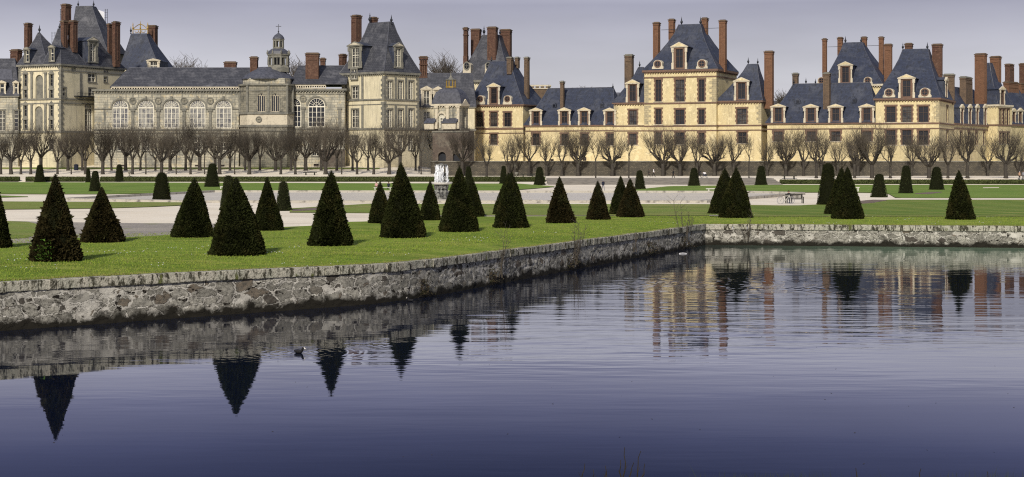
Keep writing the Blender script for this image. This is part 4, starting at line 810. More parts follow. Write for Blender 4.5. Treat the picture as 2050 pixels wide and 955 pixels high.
class Bld:
    def __init__(s, name, label, px, d, theta, z0, group=None, cat='palace building'):
        th = R(theta); s.ex = Vector((math.cos(th), -math.sin(th))); s.ey = Vector((math.sin(th), math.cos(th))); s.O = Vector((ray(px) * d, d)); s.z0 = z0; s.th = th
        s.rt = thing(name, label, cat, (s.O.x, s.O.y, z0), -th, group); s.roof = None; s.WM = 'stone'
    def loc(s, px, v=0.0):
        a = ray(px); t = (v + s.O.dot(s.ey)) / (a * s.ey.x + s.ey.y); P = Vector((a * t, t)) - s.O; return P.dot(s.ex), t
    def side(s, px, X0):
        a = ray(px); t = (X0 + s.O.dot(s.ex)) / (a * s.ex.x + s.ex.y); P = Vector((a * t, t)) - s.O; return P.dot(s.ey), t
    def z(s, y, t): return H - (y - HY) * t / F - s.z0
    def depth_at(s, x, v): return (s.O + s.ex * x + s.ey * v).y
    def add(s, mb, name, mats, parent=None, smooth=False, label=None):
        o = mb.obj(name, mats, parent or s.rt, smooth=smooth)
        if label: o['label'] = label
        return o
    def window(s, x, y, z, w, h, kind, rz=0.0, parent=None):
        w, h = round(w, 1), round(h, 1)
        def mk():
            fm, fr, pm, pn, sm, su = win_mesh(kind, w, h)
            return (fr.mesh('window', fm) if fr.v else None, pn.mesh('pane', 'blind' if var else pm), su.mesh('surround', sm) if su else None)
        var = random.random() < 0.35 and kind in ('brick', 'stone')
        fr, pn, su = cached((kind, w, h, var), mk)
        if fr is None: return put('window', pn, s.rt, (x, y, z), rz)
        o = put('window', fr, parent or s.rt, (x, y, z), rz); put('pane', pn, o)
        if su: put('surround', su, o)
        return o
    def block(s, px0, px1, v, depth, zbot, ytop, front=(), right=(), left=(), mat_=None, pxr=None, name='wall', x01=None):
        """a walled volume. front / right: windows (px, wpx, ytop, ybot, kind)"""
        x0, t0 = s.loc(px0, v); x1, t1 = s.loc(px1, v)
        if pxr is not None: yb_, _ = s.side(pxr, x1); depth = yb_ - v
        tm = (t0 + t1) / 2; z1 = s.z(ytop, tm); mb = MB(); wins = []
        def prep(lst, mode):
            hs = []
            for it in lst:
                px, wpx, ya, yb, kd = it
                if mode == 'f': xc, t = s.loc(px, v); u = xc - x0; w_ = wpx * t / F / math.cos(s.th) ; pos = (xc, v); rz = 0
                else:
                    X0 = x1 if mode == 'r' else x0; yc, t = s.side(px, X0); yl, _ = s.side(px - wpx / 2, X0); yr, _ = s.side(px + wpx / 2, X0); w_ = min(abs(yr - yl), 2.2); u = yc - v if mode == 'r' else depth - (yc - v); pos = (X0, yc); rz = math.pi / 2 if mode == 'r' else -math.pi / 2
                w_ = round(w_, 1); za = s.z(yb, t); h_ = round(s.z(ya, t) - za, 1)
                hs.append((u - w_ / 2, u + w_ / 2, za, za + h_, kd in ('arch', 'archdark', 'gothic', 'archopen'))); wins.append((pos, za, w_, h_, kd, rz))
            return hs
        wallface(mb, (x0, v), (x1, v), zbot, z1, prep(front, 'f')); wallface(mb, (x1, v), (x1, v + depth), zbot, z1, prep(right, 'r')); wallface(mb, (x1, v + depth), (x0, v + depth), zbot, z1, []); wallface(mb, (x0, v + depth), (x0, v), zbot, z1, prep(left, 'l'))
        mb.quad((x0, v, z1), (x1, v, z1), (x1, v + depth, z1), (x0, v + depth, z1)); o = s.add(mb, name, mat_ or s.WM)
        for pos, za, w_, h_, kd, rz in wins: s.window(pos[0], pos[1], za, w_, h_, kd, rz)
        s.last = (x0, x1, v, v + depth, z1); return s.last
    def band(s, box, ya, yb, pr=0.15, m='trim', name='string_course', t=None, back=False):
        x0, x1, v0, v1, _ = box; t = t or s.depth_at((x0 + x1) / 2, v0); za, zb = s.z(yb, t), s.z(ya, t); mb = MB()
        mb.box(x0 - pr, x1 + pr, v0 - pr, v0 + 0.05, za, zb); mb.box(x1 - 0.05, x1 + pr, v0 + 0.053, v1, za, zb); mb.box(x0 - pr, x0 + 0.05, v0 + 0.053, v1, za, zb)
        if pr > 0.3:
            n = int((x1 - x0) / 0.55)
            for k in range(n): x = x0 + (x1 - x0) * (k + 0.5) / n; mb.box(x - 0.12, x + 0.12, v0 - pr * 0.7, v0 + 0.03, za - 0.28, za - 0.003)
            n = int((v1 - v0) / 0.55)
            for k in range(n): y = v0 + (v1 - v0) * (k + 0.5) / n; mb.box(x1 - 0.03, x1 + pr * 0.7, y - 0.12, y + 0.12, za - 0.28, za - 0.003)
        return s.add(mb, name, m)
    def quoins(s, box, ya, yb, m='quoin', corners=('fl', 'fr', 'rf'), w=0.95, pr=0.03):
        x0, x1, v0, v1, _ = box; t = s.depth_at(x1, v0); za, zb = s.z(yb, t), s.z(ya, t); n = max(2, int((zb - za) / 0.5))
        for grp in (('fl',), ('fr', 'rf'), ('rb',)):
            if not any(c in corners for c in grp): continue
            mb = MB()
            for k in range(n):
                a, b = za + (zb - za) * k / n, za + (zb - za) * (k + 1) / n - 0.02; q = w if k % 2 else w * 0.62; q2 = w * 0.62 if k % 2 else w
                if 'fl' in grp: mb.box(x0 - pr, x0 + q, v0 - pr, v0 + 0.02, a, b)
                if 'fr' in grp and 'fr' in corners: mb.box(x1 - q, x1 + pr, v0 - pr, v0 + 0.02, a, b)
                if 'fr' in grp and 'rf' in corners: mb.box(x1 - 0.02, x1 + pr + 0.004, v0 + 0.025, v0 + q2, a, b)
                if 'rb' in grp: mb.box(x1 - 0.02, x1 + pr + 0.004, v1 - q2, v1, a, b)
            s.add(mb, 'quoins', m)
    def hip(s, box, yr, pxa, pxb, m='slate', over=0.35, flare=1.22, ridge_v=None, ye=None, label=None, lead=True, rd=0.0):
        """hipped roof; ridge from column pxa to pxb at picture row yr"""
        x0, x1, v0, v1, ze = box; vm = (v0 + v1) / 2 if ridge_v is None else ridge_v; xa, t = s.loc(pxa, vm); xb, _ = s.loc(pxb, vm); zr = s.z(yr, t)
        if ye is not None: ze = s.z(ye, s.depth_at((x0 + x1) / 2, v0))
        mb = MB(); rings = []; rd2 = max(rd, 0.05)
        E = [(x0 - over, v0 - over), (x1 + over, v0 - over), (x1 + over, v1 + over), (x0 - over, v1 + over)]; T = [(xa, vm - rd2), (xb, vm - rd2), (xb, vm + rd2), (xa, vm + rd2)]
        rings.append([(x, y, ze + 0.02) for x, y in E]); prof = [0, 0.06, 0.14, 0.25, 0.4, 0.6, 0.8, 1.0]
        for t_ in prof:
            q = 1 - (1 - t_) ** flare; rings.append([(a + (c - a) * q, b + (d - b) * q, ze + 0.14 + (zr - ze - 0.14) * t_) for (a, b), (c, d) in zip(E, T)])
        mb.rings(rings); s.roof = s.add(mb, 'roof', m, label=label); s.rinfo = (xa, xb, vm, zr)
        if lead:
            md = MB()
            for k in range(4): md.path([tuple(r[k]) for r in rings[1:]], [0.07] * (len(rings) - 1), 4)
            md.tube((xa, vm, zr), (xb, vm, zr), 0.12, 0.12, 5, cap=True); s.add(md, 'lead_flashing', 'lead', s.roof)
        return s.roof
    def gable_roof(s, box, yr, pxa, pxb, m='slate', over=0.3, **k): return s.hip(box, yr, pxa, pxb, m, over, 1.0, **k)
    def finial(s, px, ytop, v, ybot, m='iron', parent=None):
        x, t = s.loc(px, v); z0, z1 = s.z(ybot, t), s.z(ytop, t); h = z1 - z0
        def mk():
            mb = MB(); mb.lathe([(0.30, 0), (0.16, 0.08), (0.09, 0.2), (0.24, 0.32), (0.30, 0.42), (0.20, 0.54), (0.07, 0.62), (0.12, 0.72), (0.06, 0.8), (0.01, 1.0)], 8); return mb.mesh('finial', m)
        o = put('finial', cached(('finial', m), mk), parent or s.roof or s.rt, (x, v, z0)); o.scale = (h / 2.0, h / 2.0, h); return o
    def chimney(s, px0, px1, yt, yb, v, m='brick', dep=None, parent=None, kind='plain'):
        """brick stack covering picture columns px0..px1, buried to picture row yb"""
        th = s.th; xm, t = s.loc((px0 + px1) / 2, v); va = math.atan(ray((px0 + px1) / 2)); wtot = (px1 - px0) * t / F; dep = dep or min(1.3, wtot * 0.8)
        sn = max(0, math.sin(th - va)); w_ = max(0.5, (wtot - dep * sn - 0.16) / max(0.3, math.cos(th - va) if th else 1)); shift = -dep * sn / 2
        z1 = s.z(yt, t); z0 = s.z(yb, t) - 1.0; h = z1 - z0
        def mk():
            mb = MB(); a, b = w_ / 2, dep / 2
            if kind == 'cluster':
                mb.box(-a, a, -b, b, 0, h * 0.3)
                for k in range(4):
                    x = -a + (k + .5) * 2 * a / 4; mb.box(x - a / 4 * 0.72, x + a / 4 * 0.72, -b * 0.8, b * 0.8, h * 0.3, h - 0.8)
                mb.box(-a * 0.96, a * 0.96, -b * 0.35, b * 0.35, h * 0.3, h - 0.8); mb.box(-a - .05, a + .05, -b - .05, b + .05, h - 1.9, h - 1.65)
            else:
                mb.box(-a, a, -b, b, 0, h - 0.7)
                if w_ > 0.8:                                     # raised frame leaving a sunk panel
                    f_ = min(0.28, w_ * 0.22)
                    for (xa, xb, za, zb) in ((-a, -a + f_, h * .15, h - .9), (a - f_, a, h * .15, h - .9), (-a + f_, a - f_, h - 1.5, h - .9)): mb.box(xa, xb, -b - 0.09, -b + 0.01, za, zb)
                    if h > 9: mb.box(-0.13, 0.13, -b - 0.05, -b + 0.01, h - 4.5, h - 2.6)
                for s_ in (1,): mb.box(a - 0.01, a + 0.06, -b * 0.2, b * 0.2, h * .15, h - 0.9)
            mb.box(-a - .09, a + .09, -b - .09, b + .09, h - .7, h - .52); mb.box(-a - .03, a + .03, -b - .03, b + .03, h - .52, h - .32); mb.box(-a - .16, a + .16, -b - .16, b + .16, h - .32, h - .12, 1); mb.box(-a + .08, a - .08, -b + .08, b - .08, h - .12, h + .05, 1)
            return mb.mesh('chimney', [m, 'brick_brown' if m != 'brick_brown' else 'trim_dark'])
        return put('chimney', mk(), parent or s.roof or s.rt, (xm + shift, v, z0))
    def dormer(s, px, wpx, yt, yb, v, kind='yellow', back=3.0, body='plaster', rz=0.0, xy=None, wt=None):
        """px,wpx: whole body; yt pediment tip, yb foot"""
        if xy is None: x, t = s.loc(px, v); y_ = v
        else: x, y_ = xy; t = s.depth_at(x, y_)
        w_ = round((wt if wt else wpx * t / F / math.cos(s.th)), 1); h = round(s.z(yt, t) - s.z(yb, t), 1); z0 = s.z(yb, t); back = round(back, 1)
        def mk():
            a = w_ / 2; hb = h * 0.80 if kind in ('yellow', 'tall') else h * 0.82; ww = w_ * (0.44 if kind == 'yellow' else 0.5); ww = round(ww, 1); wh = round(hb * 0.86, 1); zw = 0.12 + (hb * 0.04)
            body_, pil = MB(), MB()
            wallface(body_, (-a * .88, 0), (a * .88, 0), 0, hb, [(a * .88 - ww / 2, a * .88 + ww / 2, zw, zw + wh)], 0)
            for sx in (-1, 1): body_.quad((sx * a * .88, 0, 0), (sx * a * .88, back, 0), (sx * a * .88, back, hb), (sx * a * .88, 0, hb), 1)
            for sx in (-1, 1):
                p, q = sorted((sx * a * .98, sx * a * .70)); body_.box(p, q, -0.10, -0.003, 0, hb * 0.30, 2); p2, q2 = sorted((sx * a * .90, sx * a * .72)); body_.box(p2, q2, -0.08, -0.004, hb * .3, hb * .9, 2); body_.box(p - .02, q + .02, -0.16, -0.003, hb * .78, hb * .98, 2)
            pd = MB(); pd.box(-a * 1.08, a * 1.08, -0.26, 0.15, hb, hb + 0.16); pd.rings([[(-a * 1.12, y, hb + .16), (a * 1.12, y, hb + .16), (0, y, h)] for y in (0.15, -0.30)]); pd.rings([[(-a * .8, y, hb + .27), (a * .8, y, hb + .27), (0, y, h - 0.22)] for y in (-0.25, -0.315)], 1)
            rf = MB(); rf.quad((-a * 1.05, 0.16, hb + .1), (0, 0.16, h - 0.05), (0, back, h - 0.05), (-a * 1.05, back, hb + .1)); rf.quad((0, 0.16, h - .05), (a * 1.05, 0.16, hb + .1), (a * 1.05, back, hb + .1), (0, back, h - .05))
            return body_.mesh('dormer', ['brick_trim' if kind == 'yellow' else 'trim_dark' if kind != 'cream' else 'trim', 'slate', 'trim' if kind in ('yellow', 'cream') else 'trim_dark']), pd.mesh('pediment', ['trim' if kind in ('yellow', 'cream') else 'trim_dark', body if kind == 'yellow' else 'trim']), rf.mesh('dormer_roof', 'slate'), ww, wh, zw
        b_, pd, rf, ww, wh, zw = cached(('dormer', kind, w_, h, back, body), mk)
        o = put('dormer', b_, s.rt, (x, y_, z0), rz); put('pediment', pd, o); put('dormer_roof', rf, o)
        s.window(0, 0, zw, ww, wh, 'plain' if kind == 'yellow' else 'white2', 0, o) if False else s._dw(o, zw, ww, wh, kind)
        return o
    def _dw(s, o, zw, ww, wh, kind):
        def mk():
            fm, fr, pm, pn, _, _ = win_mesh('plain', ww, wh); me = MB(); i = len(fr.v); me.v = fr.v + pn.v; me.f = fr.f + [tuple(k + i for k in f) for f in pn.f]; me.m = [0] * len(fr.f) + [1] * len(pn.f)
            return me.mesh('window', ['timber' if kind == 'yellow' else 'white_wood', 'glass'])
        put('window', cached(('dw', ww, wh, kind == 'yellow'), mk), o, (0, 0, zw))
    def oculus(s, px, wpx, yt, yb, v, oval=False, m='trim', rim='brick_trim'):
        x, t = s.loc(px, v); w_ = round(wpx * t / F / math.cos(s.th), 1); h = round(s.z(yt, t) - s.z(yb, t), 1); z0 = s.z(yb, t)
        def mk():
            mb = MB(); r = min(w_ * 0.33, h * 0.42); zc = h - r * 1.1; n = 16; ra = (r * 1.25)
            outl = [(-w_ / 2, 0), (w_ / 2, 0), (w_ / 2, h * .18), (ra, h * .35)] + [(ra * math.cos(a), zc + (h - zc) * math.sin(a)) for a in [math.pi * k / 10 for k in range(1, 10)]] + [(-ra, h * .35), (-w_ / 2, h * .18)]
            mb.rings([[(x_, y_, z_) for x_, z_ in outl] for y_ in (2.2, 0.0)], 0)
            ys = 1.0 if not oval else 1.35
            ring = lambda q, y: [(q * math.cos(2 * math.pi * k / n), y, zc + q * ys * math.sin(2 * math.pi * k / n)) for k in range(n)]
            mb.rings([ring(r * 1.0, -0.003), ring(r * 1.0, -0.10), ring(r * 0.72, -0.10), ring(r * 0.70, -0.02)], 1, False, False); mb.poly(ring(r * 0.72, -0.03), 2); mb.box(-0.04, 0.04, -0.08, -0.035, zc - r * .7, zc + r * .7, 1); mb.box(-r * .7, r * .7, -0.08, -0.036, zc - .04, zc + .04, 1)
            return mb.mesh('round_dormer', [m, rim, 'glass'])
        return put('round_dormer', cached(('oc', w_, h, m, rim, oval), mk), s.rt, (x, v, z0))
    def skylight(s, px, y, v, sz=0.75):
        x, t = s.loc(px, v); z = s.z(y, t)
        def mk():
            mb = MB(); mb.box(-.42, .42, 0, 1.5, -.45, .2, 0); mb.rings([[(-.42, y_, .2), (.42, y_, .2), (0, y_, .62)] for y_ in (1.5, 0)], 0); mb.box(-.28, .28, -0.03, -0.003, -.32, .22, 1); return mb.mesh('roof_vent', ['slate', 'glass'])
        return put('roof_vent', cached('vent', mk), s.roof, (x, v, z))
    def rod(s, px0, px1, y, v):
        xa, t = s.loc(px0, v); xb, _ = s.loc(px1, v); z = s.z(y, t); mb = MB(); mb.tube((xa, v, z), (xb, v, z), 0.06, 0.06, 4); s.add(mb, 'tie_rod', 'iron', s.roof)
    def medallion(s, px, y, v, r, m='stone_dark'):
        x, t = s.loc(px, v); z = s.z(y, t)
        def mk():
            mb = MB(); n = 14; ring = lambda q, y_: [(q * math.cos(2 * math.pi * k / n), y_, q * math.sin(2 * math.pi * k / n)) for k in range(n)]
            mb.rings([ring(r, 0.02), ring(r, -.14), ring(r * .78, -.14), ring(r * .72, -.05)], 0, False, False); mb.poly(ring(r * .74, -.05), 1); mb.lathe([(r * .35, -.0), (r * .3, .1), (0, .16)], 8, (0, 0), 1)
            return mb.mesh('medallion', ['trim_dark', m])
        return put('medallion', cached(('med', r), mk), s.rt, (x, v - 0.003, z))
# ================================================================== yellow palace wing (seen turned 24 degrees)
YG = 'sections of the yellow palace wing'; DR = 293.0; ZT = 2.0
def K(name, label, **k): b = Bld(name, label, 1880, DR, 24, ZT, YG, **k); b.WM = 'plaster'; return b
WY = (('brick',),)
# leftmost yellow pavilion
b = K('pavilion', 'leftmost yellow pavilion, with a steep blue roof and round dormers beside a central dormer')
bx = b.block(937, 1047, 0, 13, 0, 211, [(960.5, 13, 225, 253.5, 'brick'), (988.5, 13, 225, 253.5, 'brick'), (1016, 13, 225, 253.5, 'brick'), (988.5, 13, 268, 290, 'brick')])
b.quoins(bx, 212, 254, corners=('fl',)); b.band(bx, 209.5, 212, 0.38, 'brick_trim', 'cornice'); b.band(bx, 256, 259.5, 0.14, 'brick_trim'); b.band(bx, 266, 267.5, 0.1, 'brick_trim')
b.hip(bx, 124, 985, 1026, rd=1.0); b.dormer(988.5, 26, 165.5, 209, -0.33, back=5); b.oculus(961.5, 18, 191, 209, -0.33); b.oculus(1015.5, 18, 191, 209, -0.33)
b.chimney(1016, 1031, 114, 140, 4.5, 'brick_brown'); b.chimney(1031.5, 1043, 114, 128, 8.0, 'brick_brown'); b.chimney(1050.5, 1063, 114, 203, 4.5, 'brick_brown'); b.finial(984, 112, (bx[2] + bx[3]) / 2, 125)
# first low wing
b = K('low_wing', 'first low yellow wing with four dormers, right of the leftmost yellow pavilion')
bx = b.block(1052, 1231, 0.25, 11, 0, 250.5, [(x, 13, 267.5, 291, 'brick') for x in (1073, 1130, 1170, 1222)] + [(1170, 8, 315, 322, 'plain'), (1105, 7, 318, 323, 'plain')])
b.band(bx, 250, 253, 0.30, 'brick_trim', 'cornice'); b.band(bx, 261, 263, 0.1, 'brick_trim')
b.hip(bx, 177.5, 1097, 1228, flare=1.1)
for x in (1073, 1130, 1169.5, 1221): b.dormer(x, 25, 215, 251, -0.05, back=5)
b.skylight(1109.5, 211, 2.6); b.skylight(1204.5, 210, 2.6); b.chimney(1122, 1132.5, 162, 213, 2.4, 'brick_brown'); b.finial(1099, 168, 5.7, 179); b.finial(1227, 166, 5.7, 179)
# small corner pavilion left
b = K('corner_pavilion', 'small yellow corner pavilion attached to the left of the tallest yellow pavilion')
bx = b.block(1229, 1291, 0.0, 9, 0, 206.5, [(1267, 14.5, 221, 250, 'brick'), (1267, 14.5, 267, 290, 'brick'), ], )
b.quoins(bx, 208, 253, corners=('fl',), w=1.0); b.band(bx, 205.5, 208, 0.36, 'brick_trim', 'cornice'); b.band(bx, 251, 253.5, 0.14, 'brick_trim'); b.band(bx, 261, 263, 0.1, 'brick_trim')
b.hip(bx, 135, 1279, 1288, rd=0.4); b.dormer(1266.5, 27, 159, 205, -0.33, back=5); b.chimney(1251.5, 1271.5, 109, 172, 4.5, 'brick_brown'); b.finial(1280.5, 121, 4.5, 136)
# big central pavilion
b = K('pavilion', 'tallest yellow pavilion with three storeys of windows and four tall brick chimneys')
rows = [(159.5, 203.5), (219, 249), (265.5, 289)]
bx = b.block(1290, 1434, -1.0, 15, 0, 140, [(1318, 10, a, c, 'brick') for a, c in rows] + [(1361, 16.5, a, c, 'brick') for a, c in rows] + [(1404.5, 10.5, a, c, 'brick') for a, c in rows], pxr=1475)
b.quoins(bx, 157, 204, corners=('fl', 'fr', 'rf'), w=1.5); b.quoins(bx, 209, 248, corners=('fl',), w=1.5); b.band(bx, 139.5, 143.5, 0.42, 'brick_trim', 'cornice'); b.band(bx, 153, 155.5, 0.12, 'brick_trim'); b.band(bx, 205, 207.8, 0.16, 'brick_trim'); b.band(bx, 251, 253.5, 0.14, 'brick_trim'); b.band(bx, 260.5, 262.5, 0.1, 'brick_trim')
vm = (bx[2] + bx[3]) / 2
b.hip(bx, 50, 1362, 1405, flare=1.3, rd=1.2, ye=140); b.dormer(1360, 31, 84, 138.5, -1.33, back=6); b.oculus(1316.5, 22, 120, 138, -1.33); b.oculus(1405, 22, 118.5, 138, -1.33)
b.chimney(1308.5, 1324.5, 44.5, 122, vm - 1.5, 'brick_orange'); b.chimney(1339.5, 1354.5, 38, 76, vm + 1.5, 'brick_orange'); b.chimney(1405.5, 1420.5, 35.5, 72, vm + 1.5, 'brick_orange'); b.chimney(1440.5, 1457.5, 40, 135, vm - 3.0, 'brick_orange')
b.finial(1364.5, 33, vm, 52); b.finial(1402.5, 33, vm, 52); b.rod(1324, 1440, 60, vm)
# small corner pavilion right
b = K('corner_pavilion', 'small yellow corner pavilion attached to the right of the tallest yellow pavilion')
bx = b.block(1437, 1524, 0.25, 9, 0, 202.5, [(1485, 18, 217.5, 248.5, 'brick'), (1486, 16, 265, 287, 'brick')], pxr=1543)
b.quoins(bx, 207, 246, corners=('fr',), w=1.0); b.band(bx, 201.5, 205, 0.38, 'brick_trim', 'cornice'); b.band(bx, 250, 252.5, 0.14, 'brick_trim'); b.band(bx, 259.5, 261.5, 0.1, 'brick_trim')
vm = (bx[2] + bx[3]) / 2
b.hip(bx, 129, 1498, 1517, rd=0.6); b.dormer(1484.5, 29.5, 154.5, 201, -0.08, back=5); b.chimney(1531, 1551.5, 102, 208, vm - 0.8, 'brick_orange'); b.finial(1498, 114, vm, 130); b.finial(1517, 116, vm, 130)
# second low wing
b = K('low_wing', 'second low yellow wing with four dormers, left of the three-windowed yellow pavilion')
bx = b.block(1536, 1756, 0.25, 11, 0, 246, [(x, 16, 263, 283, 'brick') for x in (1558, 1624, 1673, 1736)])
b.band(bx, 245.5, 248.5, 0.30, 'brick_trim', 'cornice'); b.band(bx, 257, 259, 0.1, 'brick_trim')
b.hip(bx, 168.5, 1588, 1742, flare=1.1)
for x in (1558, 1623.5, 1673, 1735.5): b.dormer(x, 28, 207.5, 245.5, -0.05, back=5)
b.skylight(1597, 203, 2.6); b.skylight(1710, 201, 2.6); b.chimney(1587, 1601, 146, 167, 6.5, 'brick_brown'); b.chimney(1648.5, 1665, 145, 211, 2.6, 'brick_brown'); b.finial(1589, 156, 5.7, 169.5); b.finial(1613.5, 155, 7, 169.5); b.finial(1632.5, 157, 7, 169.5)
# three-windowed pavilion
b = K('pavilion', 'yellow pavilion at the right with three upper windows and a steep blue roof')
bx = b.block(1753, 1880, -0.6, 17, 0, 198, [(x, 17, 213, 244.5, 'brick') for x in (1783.5, 1815.5, 1848.5)] + [(x, 17, 261, 290, 'brick') for x in (1783.5, 1815.5, 1848.5)], right=[(1896.5, 5, 213, 246, 'brick'), (1896.5, 5, 262, 290, 'brick')], pxr=1910)
b.quoins(bx, 201, 243, corners=('fr',), w=0.9); b.band(bx, 196.5, 200, 0.40, 'brick_trim', 'cornice'); b.band(bx, 245.5, 248.5, 0.14, 'brick_trim'); b.band(bx, 256.5, 258.5, 0.1, 'brick_trim')
vm = (bx[2] + bx[3]) / 2
b.hip(bx, 99.5, 1809, 1859, rd=1.0); b.dormer(1815, 31, 148, 196, -0.93, back=6); b.oculus(1779.5, 22, 176.5, 195, -0.93); b.oculus(1851.5, 23, 176, 195, -0.93)
b.dormer(0, 0, 153.5, 195, 0, back=5, xy=(bx[1] + 0.3, vm - 3.0), rz=math.pi / 2, wt=2.9)
b.chimney(1812, 1829, 86.5, 104, vm + 1.2, 'brick'); b.chimney(1866.5, 1888.5, 88, 150, vm + 1.5, 'brick'); b.finial(1807.5, 85, vm, 101); b.finial(1856.5, 84, vm, 101)
b.chimney(1889.5, 1912.5, 148, 200, vm + 8, 'brick_brown'); EDGE = bx
# pavilion behind the second low wing
b = K('rear_pavilion', 'yellow pavilion rising behind the second low wing, with five tall thin chimneys')
bx = b.block(1648, 1764, 38, 22, 0, 170, [(1775, 6, 178, 190, 'plain')])
b.band(bx, 169, 173, 0.5, 'trim', 'cornice'); vm = (bx[2] + bx[3]) / 2
b.hip(bx, 86, 1692, 1728, rd=1.5, flare=1.15); b.dormer(1692.5, 27, 123, 167, 37.7, back=7, kind='yellow'); b.oculus(1644.5, 18, 154, 170, 37.7); b.oculus(1737, 18, 154, 169, 37.7)
b.chimney(1646.5, 1657.5, 77, 150, vm - 6, 'brick_orange'); b.chimney(1677, 1689.5, 74.5, 108, vm + 2, 'brick_orange'); b.chimney(1725, 1737.5, 73.5, 108, vm + 2, 'brick_orange'); b.chimney(1759.5, 1771, 73.5, 165, vm, 'brick_orange'); b.chimney(1770.5, 1788, 88, 160, vm - 5, 'brick_orange')
b.finial(1692.5, 72, vm, 88); b.finial(1724, 72, vm, 88); b.rod(1657, 1768, 94, vm)
# receding wing with dormers: runs away to the right
def receding(px0, d0, px1, d1, ye, name, label):
    P0 = Vector((ray(px0) * d0, d0)); P1 = Vector((ray(px1) * d1, d1)); e = P1 - P0; th = -math.degrees(math.atan2(e.y, e.x)); b = Bld(name, label, px0, d0, th, ZT, YG); b.WM = 'plaster'; b.len = e.length; return b
b = receding(1909, 312, 1994, 345, 252, 'low_wing', 'yellow wing receding steeply at the right with a tight row of five dormers'); Lb = b.len
def zrow(b, y, x): return b.z(y, b.depth_at(x, 0))
mb = MB(); z1 = zrow(b, 250, Lb / 2); nz_ = [(Lb * f, ) for f in (0.16, .34, .51, .70, .87)]
hs_ = [(u[0] - 0.75, u[0] + 0.75, zrow(b, 290, u[0]), zrow(b, 264, u[0])) for u in nz_]
wallface(mb, (0, 0), (Lb, 0), 0, z1, hs_); wallface(mb, (Lb, 0), (Lb, 10), 0, z1, []); wallface(mb, (Lb, 10), (0, 10), 0, z1, []); wallface(mb, (0, 10), (0, 0), 0, z1, []); b.add(mb, 'wall', 'plaster')
for h in hs_: b.window((h[0] + h[1]) / 2, 0, h[2], 1.5, h[3] - h[2], 'brick')
bx = (0, Lb, 0, 10, z1); b.band(bx, 249, 253, 0.3, 'brick_trim', 'cornice'); b.band(bx, 258, 260.5, 0.1, 'brick_trim')
rd_ = MB(); zr = zrow(b, 172, Lb / 2) * 1.0
rd_.rings([[(0, -.3, z1), (0, 5, zr), (0, 10.3, z1)], [(Lb, -.3, z1), (Lb, 5, zr), (Lb, 10.3, z1)]]); b.roof = b.add(rd_, 'roof', 'slate')
for u in nz_: b.dormer(0, 0, 208, 250, 0, back=4.5, xy=(u[0], -0.2), wt=2.9)
b.chimney(1925, 1942.5, 154, 212, 3.2, 'brick_brown', dep=1.3)
# fourth pavilion at the right edge
b = Bld('pavilion', 'yellow pavilion near the right edge with a narrow end wall and two huge chimneys', 1976, 338, 40, ZT, YG); b.WM = 'plaster'
bx = b.block(1964, 1997, 0, 12, 0, 213, [], right=[(2003, 4, 219, 250, 'brick'), (2010, 4, 219, 250, 'brick'), (2018, 4, 219, 250, 'brick'), (2003, 4, 266, 288, 'brick'), (2010, 4, 266, 288, 'brick'), (2018, 4, 266, 288, 'brick')], pxr=2026)
b.band(bx, 209.5, 213, 0.4, 'trim', 'cornice'); b.band(bx, 249, 252, 0.15, 'brick_trim')
b.hip(bx, 127, 1966, 1984, rd=0.8); vm = (bx[2] + bx[3]) / 2
b.chimney(1953.5, 1978.5, 107, 212, -0.5, 'brick_orange', dep=1.4); b.chimney(1984, 2007, 112.5, 170, vm + 2, 'brick_orange', dep=1.4)
x_, t_ = b.side(2004, bx[1]); b.dormer(0, 0, 173, 210, 0, back=4, xy=(bx[1] + .3, x_), rz=math.pi / 2, wt=3.0, kind='yellow')
b = receding(2024, 352, 2120, 372, 252, 'low_wing', 'last yellow wing cut by the right edge, with small dormers and thin chimneys'); Lb = b.len
mb = MB(); z1 = zrow(b, 252, Lb / 2); wallface(mb, (0, 0), (Lb, 0), 0, z1, []); wallface(mb, (Lb, 0), (Lb, 10), 0, z1, []); wallface(mb, (Lb, 10), (0, 10), 0, z1, []); wallface(mb, (0, 10), (0, 0), 0, z1, []); b.add(mb, 'wall', 'plaster')
bx = (0, Lb, 0, 10, z1); b.band(bx, 250, 254, 0.3, 'brick_trim', 'cornice')
rd_ = MB(); zr = zrow(b, 176, Lb / 2); rd_.rings([[(0, -.3, z1), (0, 5, zr), (0, 10.3, z1)], [(Lb, -.3, z1), (Lb, 5, zr), (Lb, 10.3, z1)]]); b.roof = b.add(rd_, 'roof', 'slate')
for px in (2030, 2043, 2056, 2070): x_, t_ = b.loc(px, 0); b.dormer(0, 0, 216, 252, 0, back=4, xy=(x_, 0.1), wt=2.6)
b.chimney(2013.5, 2034, 164, 220, 5, 'brick_orange', dep=1.3); b.chimney(2039.5, 2058, 167, 222, 5, 'brick_orange', dep=1.3); b.chimney(2016, 2025.5, 128, 180, 9, 'brick', dep=1.2); b.chimney(2044.5, 2054, 127, 180, 9, 'brick', dep=1.2)
